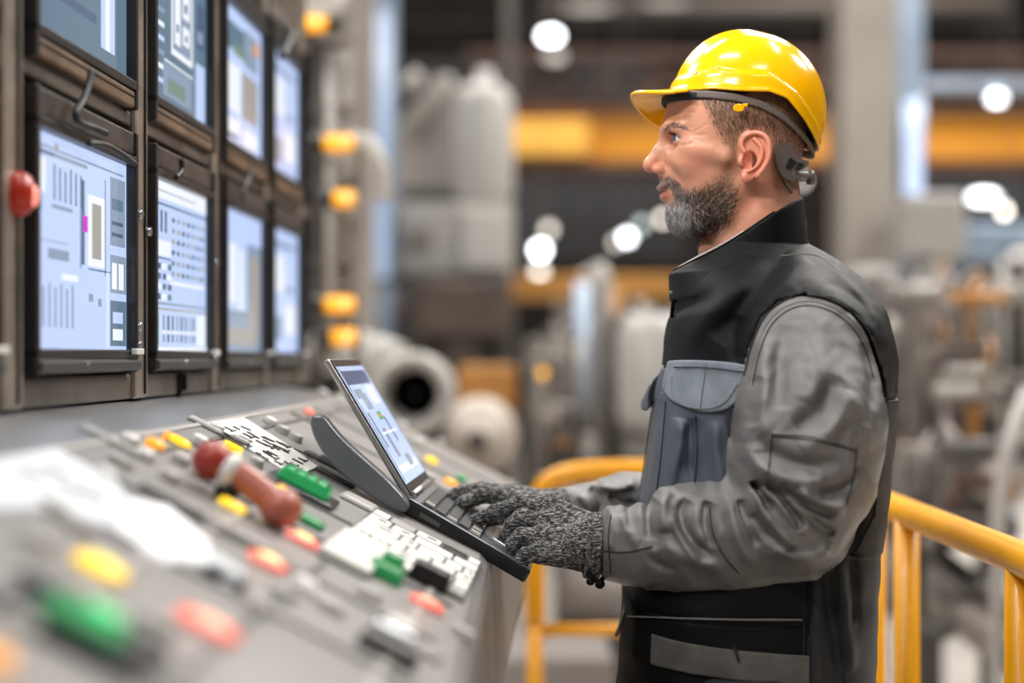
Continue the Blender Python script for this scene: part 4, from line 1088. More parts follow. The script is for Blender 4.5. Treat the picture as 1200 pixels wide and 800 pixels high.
def de(p, rs):
    D = np.zeros((len(p), 3)); D[:, 0] = 1; D[:, 2] = .1; return D+rs.randn(*D.shape)*.2
def mbr(v):
    y = np.where(v[:, 1] < YH, v[:, 1], 2*YH-v[:, 1]); return np.clip(.5-poly2d(v[:, 0]*F/y+CX, (CAMH-v[:, 2])*F/y+CY, BR)/1.5, 0, 1)*(np.abs(v[:, 1]-YH) > .007)
grow('eyebrows', mbr, 760, de, lambda p: np.full(len(p), .0055), .00024, hm, lambda p, rs: rs.choice([0, 1, 3], len(p)), 5)
for s in (-1, 1):
    c = eye_c(s); l = MB()
    for i in range(16):
        a = -.2+i*.09; p = c+np.array([-math.cos(a)*11.5, s*math.sin(a)*11.5, 4.2-1.5*i/16])*M
        l.tube([p, p+np.array([-3, s*1*a, 1.0])*M, p+np.array([-5, s*2*a, 3])*M], [.0002, .00018, .00008], 4)
    l.build('eyelashes', hm[5], man)
# ---- gloves
def knit():
    m = bpy.data.materials.new('grey_marl_knit'); m.use_nodes = True; nt = m.node_tree; b = nt.nodes['Principled BSDF']; L = nt.links
    tc = nt.nodes.new('ShaderNodeTexCoord')
    def st(sx, sy, sz, sc, det=2):
        mp = nt.nodes.new('ShaderNodeMapping'); mp.inputs['Scale'].default_value = (sx, sy, sz); L.new(tc.outputs['Object'], mp.inputs['Vector'])
        n = nt.nodes.new('ShaderNodeTexNoise'); n.inputs['Scale'].default_value = sc; n.inputs['Detail'].default_value = det; n.inputs['Distortion'].default_value = .6; L.new(mp.outputs['Vector'], n.inputs['Vector']); return n
    n = st(130, 330, 780, 1.); r = nt.nodes.new('ShaderNodeValToRGB'); e = r.color_ramp.elements
    e[0].position = .50; e[0].color = (*srgb('242426'), 1); e[1].position = .62; e[1].color = (*srgb('a5a19c'), 1)
    L.new(n.outputs['Fac'], r.inputs['Fac']); L.new(r.outputs['Color'], b.inputs['Base Color']); b.inputs['Roughness'].default_value = .9
    bp = nt.nodes.new('ShaderNodeBump'); bp.inputs['Strength'].default_value = .9; bp.inputs['Distance'].default_value = .0015
    L.new(n.outputs['Fac'], bp.inputs['Height']); L.new(bp.outputs['Normal'], b.inputs['Normal']); return m
m_knit = knit(); P1 = .00113
def gl_near(P):
    w = at(692, 637, 1.99); k = 7*P1
    kn = [at(648, 596, 2.055), at(640, 612, 2.035), at(634, 630, 2.015), at(634, 648, 2.0)]
    f = rcone(P, at(712, 640, 1.985), w, 33*P1, 31*P1)
    for i, q in enumerate(kn):
        f = sm_min(f, chain(P, [w+np.array([0, (q[1]-w[1])*.5, (1.5-i)*.010]), q], np.array([20, [14, 14.5, 14, 13][i]])*P1, k), 9*P1)
    fg = [([kn[0], at(612, 589, 2.07), at(580, 600, 2.085), at(556, 611, 2.092)], [12.5, 11, 9.8, 8.6]),
          ([kn[1], at(612, 606, 2.045), at(600, 616, 2.05), at(598, 628, 2.05)], [12, 11, 10, 8]),
          ([kn[2], at(611, 628, 2.02), at(602, 638, 2.02), at(602, 650, 2.025)], [12, 10.5, 9.5, 8]),
          ([kn[3], at(616, 650, 1.998), at(610, 658, 1.998), at(612, 667, 2.0)], [11, 9.5, 8.5, 7.5]),
          ([at(675, 640, 2.04), at(640, 640, 2.075), at(610, 632, 2.09), at(592, 626, 2.10)], [14, 12, 10, 8])]
    for pts, rs in fg: 
        f = sm_min(f, chain(P, pts, np.array(rs)*P1, 2*P1), 3.2*P1)
    return f
def gl_far(P):
    w = at(652, 592, 2.20); P2 = .00122
    kn = [at(604, 586, 2.165), at(601, 580, 2.19), at(602, 578, 2.215), at(606, 580, 2.235)]
    f = rcone(P, at(672, 596, 2.21), w, 24*P2, 21*P2)
    for i, q in enumerate(kn): f = sm_min(f, chain(P, [w+np.array([0, (q[1]-w[1])*.6, 0]), q], np.array([15, 11.5])*P2, 5*P2), 8*P2)
    fg = [([kn[0], at(568, 579, 2.16), at(543, 589, 2.16), at(530, 600, 2.165)], [10.5, 10, 8.5, 6.5]),
          ([kn[1], at(562, 574, 2.19), at(535, 579, 2.195), at(518, 590, 2.2)], [10.5, 9.5, 8.5, 6.5]),
          ([kn[2], at(565, 573, 2.22), at(540, 577, 2.225), at(524, 586, 2.23)], [10, 9, 8, 6.5]),
          ([kn[3], at(575, 576, 2.245), at(552, 580, 2.25), at(540, 588, 2.25)], [9, 8, 7.5, 6.5]),
          ([at(635, 600, 2.16), at(605, 604, 2.14), at(582, 606, 2.135), at(566, 610, 2.14)], [12, 10.5, 9, 7.5])]
    for pts, rs in fg: f = sm_min(f, chain(P, pts, np.array(rs)*P2, 2*P2), 3*P2)
    return f
rib = lambda P, a: .0006*np.sin((P[:, 0]*.98)*2*PI/.0045)
g1 = sculpt('left_glove', gl_near, at(540, 690, 2.12)-np.array([0, .2, 0]), at(725, 570, 2.12)+np.array([0, .05, .02]), .0017, m_knit, man)
g2 = sculpt('right_glove', gl_far, at(500, 640, 2.3)-np.array([0, .25, 0]), at(690, 555, 2.3)+np.array([0, .02, .02]), .0019, m_knit, man)
# knitted cuff roll
for cx_, cr_ in ((701, .0400), (695, .0392), (689, .0385)):
    MB().tube([at(cx_, 639, 1.987)+np.array([.003*math.sin(a), math.cos(a)*cr_, math.sin(a)*cr_]) for a in np.linspace(0, 2*PI, 48, endpoint=False)], .0042, 10, closed=True).build('cuff_roll', m_knit, g1)
# ---------------------------------------------------------------- hard hat
hat = thing('hard_hat', 'glossy yellow hard hat with short peak worn by the bearded worker', 'helmet', H(868, 120))
m_hat = mat('glossy_yellow', 'ffb800', .17, coat=.15, spec=.35); m_hatin = mat('hat_inner_black', '161514', .7); m_strap = mat('harness_grey', '6b6059', .5); m_pad = mat('brow_pad', '151516', .7)
RIMX = [740, 776, 825, 853, 874, 888, 909, 930, 947, 963, 990]; RIMY = [113, 114, 116, 120, 121, 121, 128, 150, 169, 182, 200]
LINX = [760, 785, 835, 850, 890, 920, 950, 980]; LINY = [97, 95, 93, 97, 99, 118, 152, 195]
def hpx(P):
    # side-view coordinates in the head's own plane (no perspective), depth in the same units
    return P[:, 0]/M+CX, (CAMH-P[:, 2])/M+CY, (P[:, 1]-YH)/M
def rimy(X, D): 
    y = np.interp(X, RIMX, RIMY); return y
def dome(X, Y, D, g=0):
    def e(cx, cy, rx, ry, rd, dd=0):
        q = [(X-cx)/(rx+g), (Y-cy)/(ry+g), (D-dd)/(rd+g)]; k0 = np.sqrt(sum(v*v for v in q)); k1 = np.sqrt((q[0]/(rx+g))**2+(q[1]/(ry+g))**2+(q[2]/(rd+g))**2)+1e-9
        return k0*(k0-1)/k1
    f = e(876, 130, 91, 92, 77)
    f = sm_min(f, e(868, 118, 78, 83, 26), 6)                 # central crown ridge
    for s in (-1, 1): f = sm_min(f, e(874, 122, 84, 83, 20, 36*s), 5) if False else f
    return f
def f_shell(P):
    X, Y, D = hpx(P); o = dome(X, Y, D); ln = np.interp(X, LINX, LINY)
    t = np.clip((Y-ln)/8+.5, 0, 1); t = t*t*(3-2*t); o = o-2.8*t
    ry = rimy(X, D); fl = np.clip(1-(ry-Y)/9, 0, 1); o = o-2.2*fl*fl
    inn = dome(X, Y, D, -3.2)-2.8*t
    sh = sm_max(o, -inn, 1.2); sh = sm_max(sh, (Y-ry)*.8, 1.5)
    # peak
    dr = np.where(D < 0, 9, 26)*(D/62)**2; yc = 109+dr+(785-X)*.10-((785-X)/44)**2*2
    q = np.sqrt(((X-796)/56)**2+(D/66)**2); vis = sm_max((q-1)*52, np.abs(Y-yc)*.9-1.8, 1.8)
    vis = np.maximum(vis, (X-800)); vis = np.maximum(vis, -(dome(X, Y, D, -3)))
    edge = np.sqrt(((q-1)*52+1)**2+(Y-yc)**2)-2.6; edge = np.maximum(edge, X-784)
    vis = sm_min(vis, edge, 1.5)
    f = sm_min(sh, vis, 3)
    return f*M
sculpt('shell', f_shell, H(730, 215, -98), H(985, 22, 98), .0019, m_hat, hat, proj=3, smooth_it=5)
def f_inner(P):
    X, Y, D = hpx(P); o = dome(X, Y, D, -4.5); inn = dome(X, Y, D, -7); ry = rimy(X, D)-2
    return np.maximum(np.maximum(o, -inn), (Y-ry)*.8)*M
sculpt('dark_inner_shell', f_inner, H(760, 200, -90), H(975, 30, 90), .0028, m_hatin, hat)  # black inner shell paints the shade inside the hollow hat
# head band following the rim, brow pad in front
def f_band(P):
    X, Y, D = hpx(P)
    c = (X-866)/86; d = D/73; q = (np.sqrt(c*c+d*d)-1)*76
    yb = np.interp(X, [776, 820, 850, 880, 905, 925, 945, 960], [117, 121, 126, 134, 146, 160, 176, 186])
    return sm_max(np.abs(q)-1.6, np.abs(Y-yb)-4.5, 1.5)*M
sculpt('head_band', f_band, H(770, 200, -80), H(960, 100, 80), .0018, m_strap, hat)
def f_pad(P):
    X, Y, D = hpx(P); c = (X-866)/88; d = D/71; q = (np.sqrt(c*c+d*d)-1)*76
    return np.maximum(sm_max(np.abs(q)-2.2, np.abs(Y-np.interp(X, [770, 850, 900], [118, 124, 133]))-4.5, 2), X-862)*M
sculpt('brow_pad', f_pad, H(768, 135, -84), H(866, 100, 84), .0018, m_pad, hat)
# ratchet harness at the nape
def strap(pts, r, nm, mt=m_strap, flat=.5, dd=-58):
    q = [H(a, b, dd if len(t) == 0 else t[0]) for a, b, *t in pts]
    return MB().tube(q, r*M, 10).build(nm, mt, hat)
def plate_px(poly, d0, d1, nm, mt, bev=.001):
    pts = [H(a, b, d0(a) if callable(d0) else d0) for a, b in poly]; n = len(pts)
    q = [p+np.array([0, .0025, 0]) for p in pts]
    return MB().add(pts+q, [tuple(range(n)), tuple(range(n, 2*n))]+[(i, (i+1) % n, n+(i+1) % n, n+i) for i in range(n)]).build(nm, mt, hat, bevel=bev)
dn = lambda a: -62+(a-905)*.55
plate_px(smooth_poly([(908, 152), (919, 150), (925, 166), (932, 180), (942, 187), (950, 188), (944, 198), (934, 200), (932, 212), (926, 212), (915, 206), (909, 190), (907, 172)], 1), dn, 0, 'harness_arm', m_strap)
plate_px([(926, 184), (934, 190), (927, 199), (921, 196)], lambda a: dn(a)-1.5, 0, 'slot', m_pad, .0002)
plate_px([(936, 190), (943, 192), (937, 200), (932, 198)], lambda a: dn(a)-1.5, 0, 'slot', m_pad, .0002)
MB().tube([H(924, 205, -46), H(936, 206, -30), H(943, 206, -12), H(944, 206, 12), H(936, 206, 30)], 6.5*M, 12).build('nape_strap', m_strap, hat)
MB().tube([H(946, 208, -8), H(953, 208, -8)], 8*M, 20).build('ratchet_knob', m_strap, hat)
MB().tube([H(918, 205, -50), H(926, 222, -40), H(928, 232, -30)], 2.4*M, 8).build('chin_strap', m_strap, hat)
plate_px(smooth_poly([(859, 125), (863, 121), (871, 122), (873, 128), (868, 131), (860, 130)], 1), -82, 0, 'clip', m_hat)
plate_px([(870, 121), (877, 121), (876, 125), (871, 125)], -83, 0, 'clip', m_hat)
# ---------------------------------------------------------------- railing
m_yel = mat('safety_yellow', 'f0a400', .35, noise_amt=.06, nscale=8, coat=.08)
RH = 1.10; rr = .0235
rail = thing('guard_railing', 'yellow tubular guard railing with rounded corner around the platform behind the man', 'railing', (.35, 3.5, 0))
xl = at(627, 553, 3.54)[0]
yb = 3.54; xr = .66
top = smooth_poly([(xl, yb, .75), (xl, yb, RH-.10), (xl+.012, yb, RH-.045), (xl+.055, yb, RH-.012), (xl+.14, yb, RH), (xr-.12, yb, RH), (xr, yb, RH), (xr, yb-.12, RH), (xr, 2.6, RH), (xr-.01, 1.2, RH)], 2, False)
MB().tube(top, rr, 20).build('top_rail', m_yel, rail)
MB().tube([(xl, yb, 0), (xl, yb, .76)], rr*.8, 16).build('post', m_yel, rail)
zm = at(627, 738, yb)[2]
MB().tube([(xl, yb, zm), (xr, yb, zm), (xr, 1.2, zm)][:2], .015, 16).build('mid_rail', m_yel, rail)
for (py_, x) in ((2.80, xr), (2.56, xr-.002), (1.98, xr-.004)):
    MB().tube([(x, py_, 0), (x, py_, RH-.01)], .021, 16).build('post', m_yel, rail)
MB().tube([(xr, yb, 0), (xr, yb, RH-.01)], .021, 16).build('post', m_yel, rail)
MB().tube([(xr-.01, 2.8, .50), (xr-.01, 1.2, .50)], .016, 16).build('mid_rail', m_yel, rail)
# ---------------------------------------------------------------- the hall
m_floor = mat('concrete_floor', 'b9b3ac', .55, noise_amt=.16, nscale=1.2, bump=.1, bscale=20)
m_wall = mat('hall_wall', '3a3431', .8, noise_amt=.35, nscale=.6)
m_dark = mat('dark_steel', '262423', .6, .3, noise_amt=.3, nscale=2)
m_brown = mat('rusty_brown', '54382a', .6, noise_amt=.35, nscale=3)
m_bcol = mat('beige_column', '9c948b', .55, noise_amt=.12, nscale=2)
m_bgrey = mat('machine_grey', '786f68', .5, noise_amt=.15, nscale=2)
m_bpale = mat('machine_pale', 'a5a19b', .4, noise_amt=.10, nscale=2)
m_bdk = mat('machine_dark', '443f3b', .5, noise_amt=.3, nscale=4)
m_blue = mat('blue_grey_steel', '93a3b6', .35, .3, noise_amt=.12, nscale=2)
m_crane = mat('crane_yellow', 'b87804', .4, noise_amt=.08, nscale=1)
m_crhi = mat('crane_pale_yellow', 'dca544', .4)
m_pipe = mat('pipe_steel', 'aaa59f', .3, .3, noise_amt=.15, nscale=5)
m_tan = mat('tan_panel', 'a56f2e', .5, noise_amt=.2, nscale=3)
struct(MB().box2((-9, -3, -.1), (12, 24, 0)).build('floor', m_floor))
struct(MB().box2((-9, 23.9, 0), (12, 24.1, 9)).build('wall_back', m_wall))
struct(MB().box2((-9.1, -3, 0), (-8.9, 24, 9)).build('wall_left', m_wall))
struct(MB().box2((11.9, -3, 0), (12.1, 24, 9)).build('wall_right', m_wall))
struct(MB().box2((-9, 6, 9), (12, 24, 9.1)).build('ceiling', m_dark))
def boxpx(x0, y0, x1, y1, y, depth, mt, m=None, mi=0):
    a = at(x0, y0, y); b = at(x1, y1, y); m = m or MB()
    return m.box2((a[0], y, b[2]), (b[0], y+depth, a[2]), mi)
def simple(name, label, cat, m, mt, group=None, bevel=0):
    o = m.build(name, mt, bevel=bevel); tag(o, label, cat, group); return o
# overhead crane
cr = thing('overhead_crane', 'yellow overhead crane girder spanning the hall behind the man', 'crane', at(900, 158, 14))
boxpx(596, 128, 2129, 190, 14, .5, None).build('girder', m_crane, cr, bevel=.03)
boxpx(596, 124, 2129, 130, 13.9, .7, None).build('top_flange', m_brown, cr)
boxpx(596, 188, 2129, 196, 13.9, .7, None).build('bottom_flange', m_brown, cr)
boxpx(600, 140, 690, 182, 13.8, .3, None).build('bright_end_plate', m_crhi, cr, bevel=.03)  # pale plate paints the bright glow on the girder's left end
# columns
def column(px0, px1, y, mt, name, label, top=9, bot=0.0, cat='column'):
    a = at(px0, 0, y)[0]; b = at(px1, 0, y)[0]
    t = thing(name, label, cat, ((a+b)/2, y+.15, bot))
    m = MB(); w = b-a
    m.box2((a, y, bot), (b, y+.04, top)); m.box2((a, y+.30, bot), (b, y+.34, top)); m.box2((a+w*.4, y+.04, bot), (a+w*.6, y+.30, top))
    m.build('shaft', mt, t, bevel=.01)
    MB().box2((a-.06, y-.06, bot), (b+.06, y+.4, bot+.03)).build('base_plate', m_dark, t)
    return t
column(402, 434, 8, m_bcol, 'steel_column', 'beige steel column directly right of the monitor rack end')
column(436, 460, 8.6, m_blue, 'steel_column', 'bluish steel column beside the beige one near the rack')
column(986, 1052, 9, m_bcol, 'steel_column', 'wide grey beige column behind the back of the yellow helmet')
column(1050, 1083, 9.4, m_blue, 'steel_column', 'bluish grey column right of the wide one behind the man')
column(590, 604, 14.61, m_bdk, 'steel_column', 'thin dark grey column left of the crane girder')
t = thing('glow_stripe', 'vertical bluish emissive stripe on the column right of the helmet', 'lamp', at(1071, 235, 9.3))  # emissive stripe set along the bluish bright band of the column
e_blue = emat('stripe_glow_blue', 'c9dcff', 1.6)
MB().tube([at(1070, 228, 9.3), at(1070, 120, 9.3)], .05, 12).build('tube', e_blue, t)
MB().tube([at(1070, 232, 9.34), at(1070, 116, 9.34)], .07, 12).build('housing', m_blue, t)
t = thing('glow_stripe', 'vertical bluish glow added to brighten the column beside the rack end', 'lamp', at(447, 330, 8.5))  # added glow that makes the bluish column brighter, not a lamp
MB().tube([at(447, 325, 8.5), at(447, 20, 8.5)], .042, 12).build('tube', emat('stripe_glow_soft', 'b4c8ea', .95), t)
MB().tube([at(447, 330, 8.53), at(447, 16, 8.53)], .055, 12).build('housing', m_blue, t)
# catwalks and trusses in the dark roof space
def truss(x0, x1, yt, yb_, y, mt, label, n=8):
    t = thing('roof_truss', label, 'truss', at((x0+x1)/2, (yt+yb_)/2, y))
    a = at(x0, yt, y); b = at(x1, yb_, y)
    MB().box2((a[0], y, a[2]-.1), (b[0], y+.15, a[2])).build('top_chord', mt, t)
    MB().box2((a[0], y, b[2]), (b[0], y+.15, b[2]+.1)).build('bottom_chord', mt, t)
    m = MB()
    for i in range(n):
        xa = a[0]+(b[0]-a[0])*i/n; xb = a[0]+(b[0]-a[0])*(i+1)/n
        p = (xa, y+.07, b[2]+.05) if i % 2 else (xa, y+.07, a[2]-.05); q = (xb, y+.07, a[2]-.05) if i % 2 else (xb, y+.07, b[2]+.05)
        m.tube([p, q], .04, 8)
    m.build('lattice', mt, t)
truss(560, 1400, 58, 100, 17, m_brown, 'rust brown lattice truss above the crane girder', 14)
truss(440, 1400, -10, 30, 19, m_dark, 'dark roof truss along the top edge of the picture', 14)
truss(470, 760, 72, 110, 15.5, m_dark, 'short dark truss between the steel columns and the helmet brim', 6)
t = thing('catwalk', 'brown catwalk with railing under the roof left of the helmet', 'catwalk', at(650, 110, 16))
boxpx(545, 104, 770, 122, 16, 1.0, None).build('deck', m_brown, t)
for x in (548, 606, 660, 715): boxpx(x, 60, x+5, 104, 16, .05, None).build('post', m_brown, t)
boxpx(545, 58, 770, 63, 16, .05, None).build('handrail', m_brown, t)
simple('ceiling_duct', 'pale horizontal duct near the ceiling above the helmet', 'duct', MB().tube([at(640, 8, 17), at(1180, 3, 17)], .11, 16), m_bgrey)
simple('ceiling_duct', 'bluish horizontal duct above the crane girder at the right edge', 'duct', boxpx(1085, 92, 1400, 103, 13, .3, None), m_blue)
simple('wall_panel', 'dark blue grey wall cladding below the crane girder at the right', 'panel', boxpx(1086, 198, 1400, 262, 20, .2, None), mat('cladding_blue_grey', '4b4f55', .7))
simple('wall_panel', 'dark cladding below the crane girder left of the face', 'panel', boxpx(600, 196, 800, 300, 20, .2, None), mat('cladding_dark', '47474a', .7))
# white tanks and boxes left of centre
t = thing('storage_tank', 'pale grey upright tank with domed top left of the crane girder', 'tank', at(570, 240, 9))
c = at(568, 237, 9.3); r = 34*9.3/F; hh = (240-128)*9.3/F
MB().lathe((c[0], c[1], c[2]), [(r*.8, -.02), (r, .05), (r, hh), (r*.9, hh+.07), (r*.5, hh+.13), (.05, hh+.15), (.05, hh+.22), (0, hh+.22)]).build('shell', mat('tank_pale', 'bdb9b3', .4, noise_amt=.08, nscale=2), t)
t = thing('hopper', 'grey conical hopper with slanted roof between the blue column and the tank', 'hopper', at(510, 240, 9))
MB((np.zeros(3), np.eye(3))).add([at(462, 150, 9.7), at(505, 105, 9.7), at(556, 98, 9.7), at(556, 254.8, 9.7), at(462, 254.8, 9.7), at(462, 150, 10.3), at(505, 105, 10.3), at(556, 98, 10.3), at(556, 264.2, 10.3), at(462, 264.2, 10.3)], [(0, 1, 2, 3, 4), (5, 6, 7, 8, 9), (0, 1, 6, 5), (1, 2, 7, 6), (2, 3, 8, 7), (3, 4, 9, 8), (4, 0, 5, 9)]).build('body', mat('hopper_grey', '8b8580', .5), t, bevel=.03)
MB().tube([at(478, 150, 9.62), at(520, 95, 9.62), at(520, 90, 9.62)], .07, 12).build('feed_pipe', m_bpale, t)
MB().tube([at(488, 102, 9.6), at(478, 92, 9.6)], .08, 12).build('inlet', m_bpale, t)
MB().box2(at(470, 230, 9.60), at(556, 222, 9.7)).build('flange', m_bdk, t)
t = thing('control_cabinet', 'light grey wide cabinet below the hopper and the tank', 'cabinet', at(530, 330, 8.8))
boxpx(462, 238, 602, 322, 8.8, 1.9, None).build('body', m_bpale, t, bevel=.03)
boxpx(540, 245, 596, 316, 8.76, .04, None).build('door', MATS['tank_pale'], t, bevel=.02)
boxpx(476, 268, 505, 292, 8.76, .04, None).build('vent', m_bgrey, t)
MB().box2((at(470, 0, 8.8)[0], 8.8, 0), (at(595, 0, 8.8)[0], 9.3, at(0, 322, 8.8)[2])).build('stand', m_bdk, t)
simple('machine_block', 'dark brown machine housing behind the cabinet at mid height', 'machine', boxpx(485, 327, 600, 395, 8.35, .38, None, MB().box2((at(540,0,8.35)[0]-.1, 8.4, 0), (at(540,0,8.35)[0]+.1, 8.6, at(0,395,8.35)[2]+.01))), mat('machine_brown_dark', '4c3f36', .6, noise_amt=.3, nscale=6), bevel=.03)
simple('amber_panel', 'tan orange machine panel above the round grey drum', 'machine', boxpx(536, 428, 606, 486, 7, .3, None, MB().box2((at(571,0,7)[0]-.08, 7+.05, 0), (at(571,0,7)[0]+.08, 7+.25, at(0,486,7)[2]+.005))), m_tan, bevel=.03)
simple('orange_beam', 'orange painted beam behind the white lights in the middle distance', 'beam', boxpx(588, 322, 850, 350, 10.5, .25, None), mat('beam_orange', 'b98238', .5), bevel=.02)
# pipe elbow & ring behind the laptop
t = thing('duct_ring', 'large white duct opening with dark centre behind the laptop lid', 'duct', at(485, 520, 4.9))
c = at(483, 462, 5.0); R_ = 44*5/F
ring = [(R_*.62, .12), (R_*.70, -.02), (R_*.85, -.07), (R_*1.0, -.07), (R_*1.13, -.02), (R_*1.15, .1), (R_*1.1, .35)]
MB().lathe(c, ring, axis=1, n=40).build('flange', m_bpale, t)
MB().lathe(c, [(R_*.62, .12), (R_*.60, .3), (R_*.3, .32)], axis=1, n=32).build('throat', m_bgrey, t)
MB().lathe(c, [(0, .10), (R_*.26, .12), (R_*.33, .2), (R_*.33, .33)], axis=1, n=24).build('hub', m_blk, t)
MB().tube([c+np.array([-R_*.5, .25, R_*.72]), at(420, 415, 5.3), at(385, 408, 5.5)], .085, 16).build('duct_pipe', m_bpale, t)
MB().box2((c[0]-.1, c[1]+.05, 0), (c[0]+.1, c[1]+.3, c[2]-R_*.8)).build('stand', m_bdk, t)
t = thing('machine_drum', 'round beige machine drum right of the duct opening', 'machine', at(560, 600, 5.6))
c = at(560, 515, 5.8); R_ = 47*5.8/F
MB().lathe(c, [(0, -.12), (R_*.35, -.12), (R_*.38, -.06), (R_*.8, -.05), (R_, .02), (R_, .5), (0, .5)], axis=1, n=36).build('drum', mat('drum_beige', 'b3a79b', .45), t)
MB().cyl(c+np.array([0, -.1, 0]), R_*.25, .1, axis=1).build('hub', m_bdk, t)
MB().box2((c[0]-.12, c[1]+.05, 0), (c[0]+.12, c[1]+.4, c[2]-R_*.7)).build('stand', m_bdk, t)
# amber beacons on the cabinet behind the rack
m_amb = mat('amber_lens', 'f2a90c', .25, emit='f59d08', es=.55); m_ambc = emat('amber_core', 'ffe9a8', 1.6)
t = thing('pipe_stand', 'pale pipe stand of risers and crossbars standing beyond the end of the monitor rack', 'frame', (at(385, 0, 4.3)[0], 4.3, 0))
for (x0, x1, mt) in ((368, 376, m_bdk), (412, 422, m_bgrey)):
    a = at(x0, 0, 4.3)[0]; b = at(x1, 0, 4.3)[0]
    MB().box2((a, 4.3, 0), (b, 4.36, 2.6)).build('upright', mt, t, bevel=.005)
for y_ in (40, 120, 210, 300, 330, 425): boxpx(366, y_, 424, y_+7, 4.32, .05, None).build('crossbar', m_bgrey, t)
MB().tube(smooth_poly([at(330, -12, 4.3), at(395, -10, 4.3), at(398, 10, 4.3), at(385, 12, 4.3), at(330, 12, 4.3)], 2, False), .03, 12).build('looped_pipe', m_bpale, t)
MB().tube([at(388, 60, 4.34), at(388, 420, 4.34)], .022, 12).build('riser_pipe', m_bpale, t)
MB().tube(smooth_poly([at(412, 165, 4.3), at(432, 168, 4.3), at(446, 195, 4.3), at(448, 235, 4.3)], 2, False), .03, 12).build('bent_pipe', m_bpale, t)
MB().tube([at(404, 60, 4.4), at(404, 400, 4.4)], .03, 12).build('riser_pipe', m_bcol, t)
MB().tube([at(375, 395, 4.28), at(392, 397, 4.28)], .022, 12).build('stub_pipe', m_white, t)
names = {28: 'topmost amber beacon at the top corner of the rack', 168: 'second amber beacon from the top beyond the rack end', 233: 'dim amber beacon midway down the frame beyond the rack', 357: 'upper amber beacon of the close pair near the laptop lid', 395: 'lowest amber beacon just above the laptop lid'}
for (x, y_, w_) in ((366, 28, 34), (397, 168, 36), (403, 233, 26), (398, 357, 36), (403, 395, 30)):
    c = at(x, y_, 4.15); s_ = 4.15/F; L = w_*s_
    b = thing('beacon_light', names[y_], 'lamp', c+np.array([0, 0, -.02]), 'amber beacons beyond the rack')
    MB().lathe(c, [(0, -L/2), (.020, -L/2), (.024, -L*.3), (.024, L*.3), (.018, L/2), (0, L/2)], axis=0, n=20).build('lens', m_amb, b)
    MB().lathe(c, [(0, -L/2-.035), (.026, -L/2-.035), (.028, -L/2), (0, -L/2)], axis=0, n=20).build('socket', m_blk, b)
    MB().sphere(c+np.array([L*.18, -.016, .002]), .012).build('bulb', m_ambc, b)
    MB().box2(c+np.array([-L/2-.03, .0, -.008]), c+np.array([-L/2-.0, .145, .008])).build('bracket', m_bdk, b)
# clutter machines: each a frame with pipes, valves and boxes
def machine(x0, y0, x1, y1, y, seed, label, pal, name='process_machine', dens=1., stand=True):
    rg = random.Random(seed); a = at(x0, y0, y); b = at(x1, y1, y); w = b[0]-a[0]; h = a[2]-b[2]
    t = thing(name, label, 'machine', ((a[0]+b[0])/2, y+.3, 0))
    if stand and b[2] > 0: 
        for fx in (.08, .92): MB().box2((a[0]+w*fx-.03, y+.2, 0), (a[0]+w*fx+.03, y+.26, b[2]+h*.4)).build('leg', m_bdk, t)
        MB().box2((a[0], y+.15, b[2]), (b[0], y+.5, b[2]+h*.12)).build('base_frame', m_bdk, t, bevel=.01)
    MB().box2((a[0]+w*.03, y+.3, b[2]), (b[0]-w*.03, y+.5, a[2]-h*.08)).build('back_panel', mat('panel_%d' % seed, rg.choice(['5a534d', '67605a', '4c4743', '6e6862']), .6, noise_amt=.4, nscale=7), t)
    for i in range(int(7*dens)):
        px_ = a[0]+w*rg.random(); z0 = b[2]+h*rg.uniform(0, .4); z1 = b[2]+h*rg.uniform(.55, 1); r = rg.uniform(.02, .06)*w/.6*.8
        mt = rg.choice(pal); p = MB()
        if rg.random() < .5: p.tube([(px_, y+.1, z0), (px_, y+.1, z1)], r, 12)
        else: p.tube(smooth_poly([(px_, y+.1, z0), (px_, y+.1, (z0+z1)/2), (px_+w*rg.uniform(-.3, .3), y+.05, z1), (px_+w*rg.uniform(-.3, .3), y+.2, z1+.05)], 2, False), r*.8, 12)
        p.build('pipe', mt, t)
    for i in range(int(4*dens)):
        z_ = b[2]+h*rg.random(); xa = a[0]+w*rg.uniform(0, .4); xb = a[0]+w*rg.uniform(.6, 1)
        MB().tube([(xa, y+.05, z_), (xb, y+.05, z_)], rg.uniform(.015, .035), 10).build('cross_pipe', rg.choice(pal), t)
    for i in range(int(8*dens)):
        c = np.array([a[0]+w*rg.random(), y+rg.uniform(-.05, .1), b[2]+h*rg.random()]); r = rg.uniform(.04, .1)*w/.8
        m = MB()
        if rg.random() < .5: m.lathe(c, [(0, -r*.4), (r*.5, -r*.4), (r, -r*.1), (r, r*.3), (0, r*.4)], axis=1, n=18); nm = 'valve_wheel'
        elif rg.random() < .5: m.sphere(c, r*.8, n=14); nm = 'valve_body'
        else: m.box(c, (r*1.8, r, r*1.3)); nm = 'junction_box'
        m.build(nm, rg.choice(pal), t, bevel=0)
    return t
PB = [m_bpale, m_bgrey, m_bdk, m_pipe, m_bcol, m_brown, m_bgrey, m_bdk, m_tan]
PL = [m_bpale, m_pipe, m_bpale, m_bcol, m_bgrey]
machine(614, 380, 690, 560, 6.3, 11, 'grey machine of pipes and valves between the drum and the yellow rail', PB)
machine(650, 330, 740, 560, 7.5, 12, 'grey and brown piping unit in front of the tall pale pipes', PB)
machine(724, 350, 800, 560, 6.8, 13, 'pale machine partly hidden by the front of the jacket', PL)
machine(440, 320, 540, 440, 10.9, 14, 'brownish pipe unit far behind the duct opening', PB)
machine(1040, 300, 1120, 545, 6.0, 21, 'cluster of valves and pipes directly behind the shoulder of the man', PB, dens=1.4)
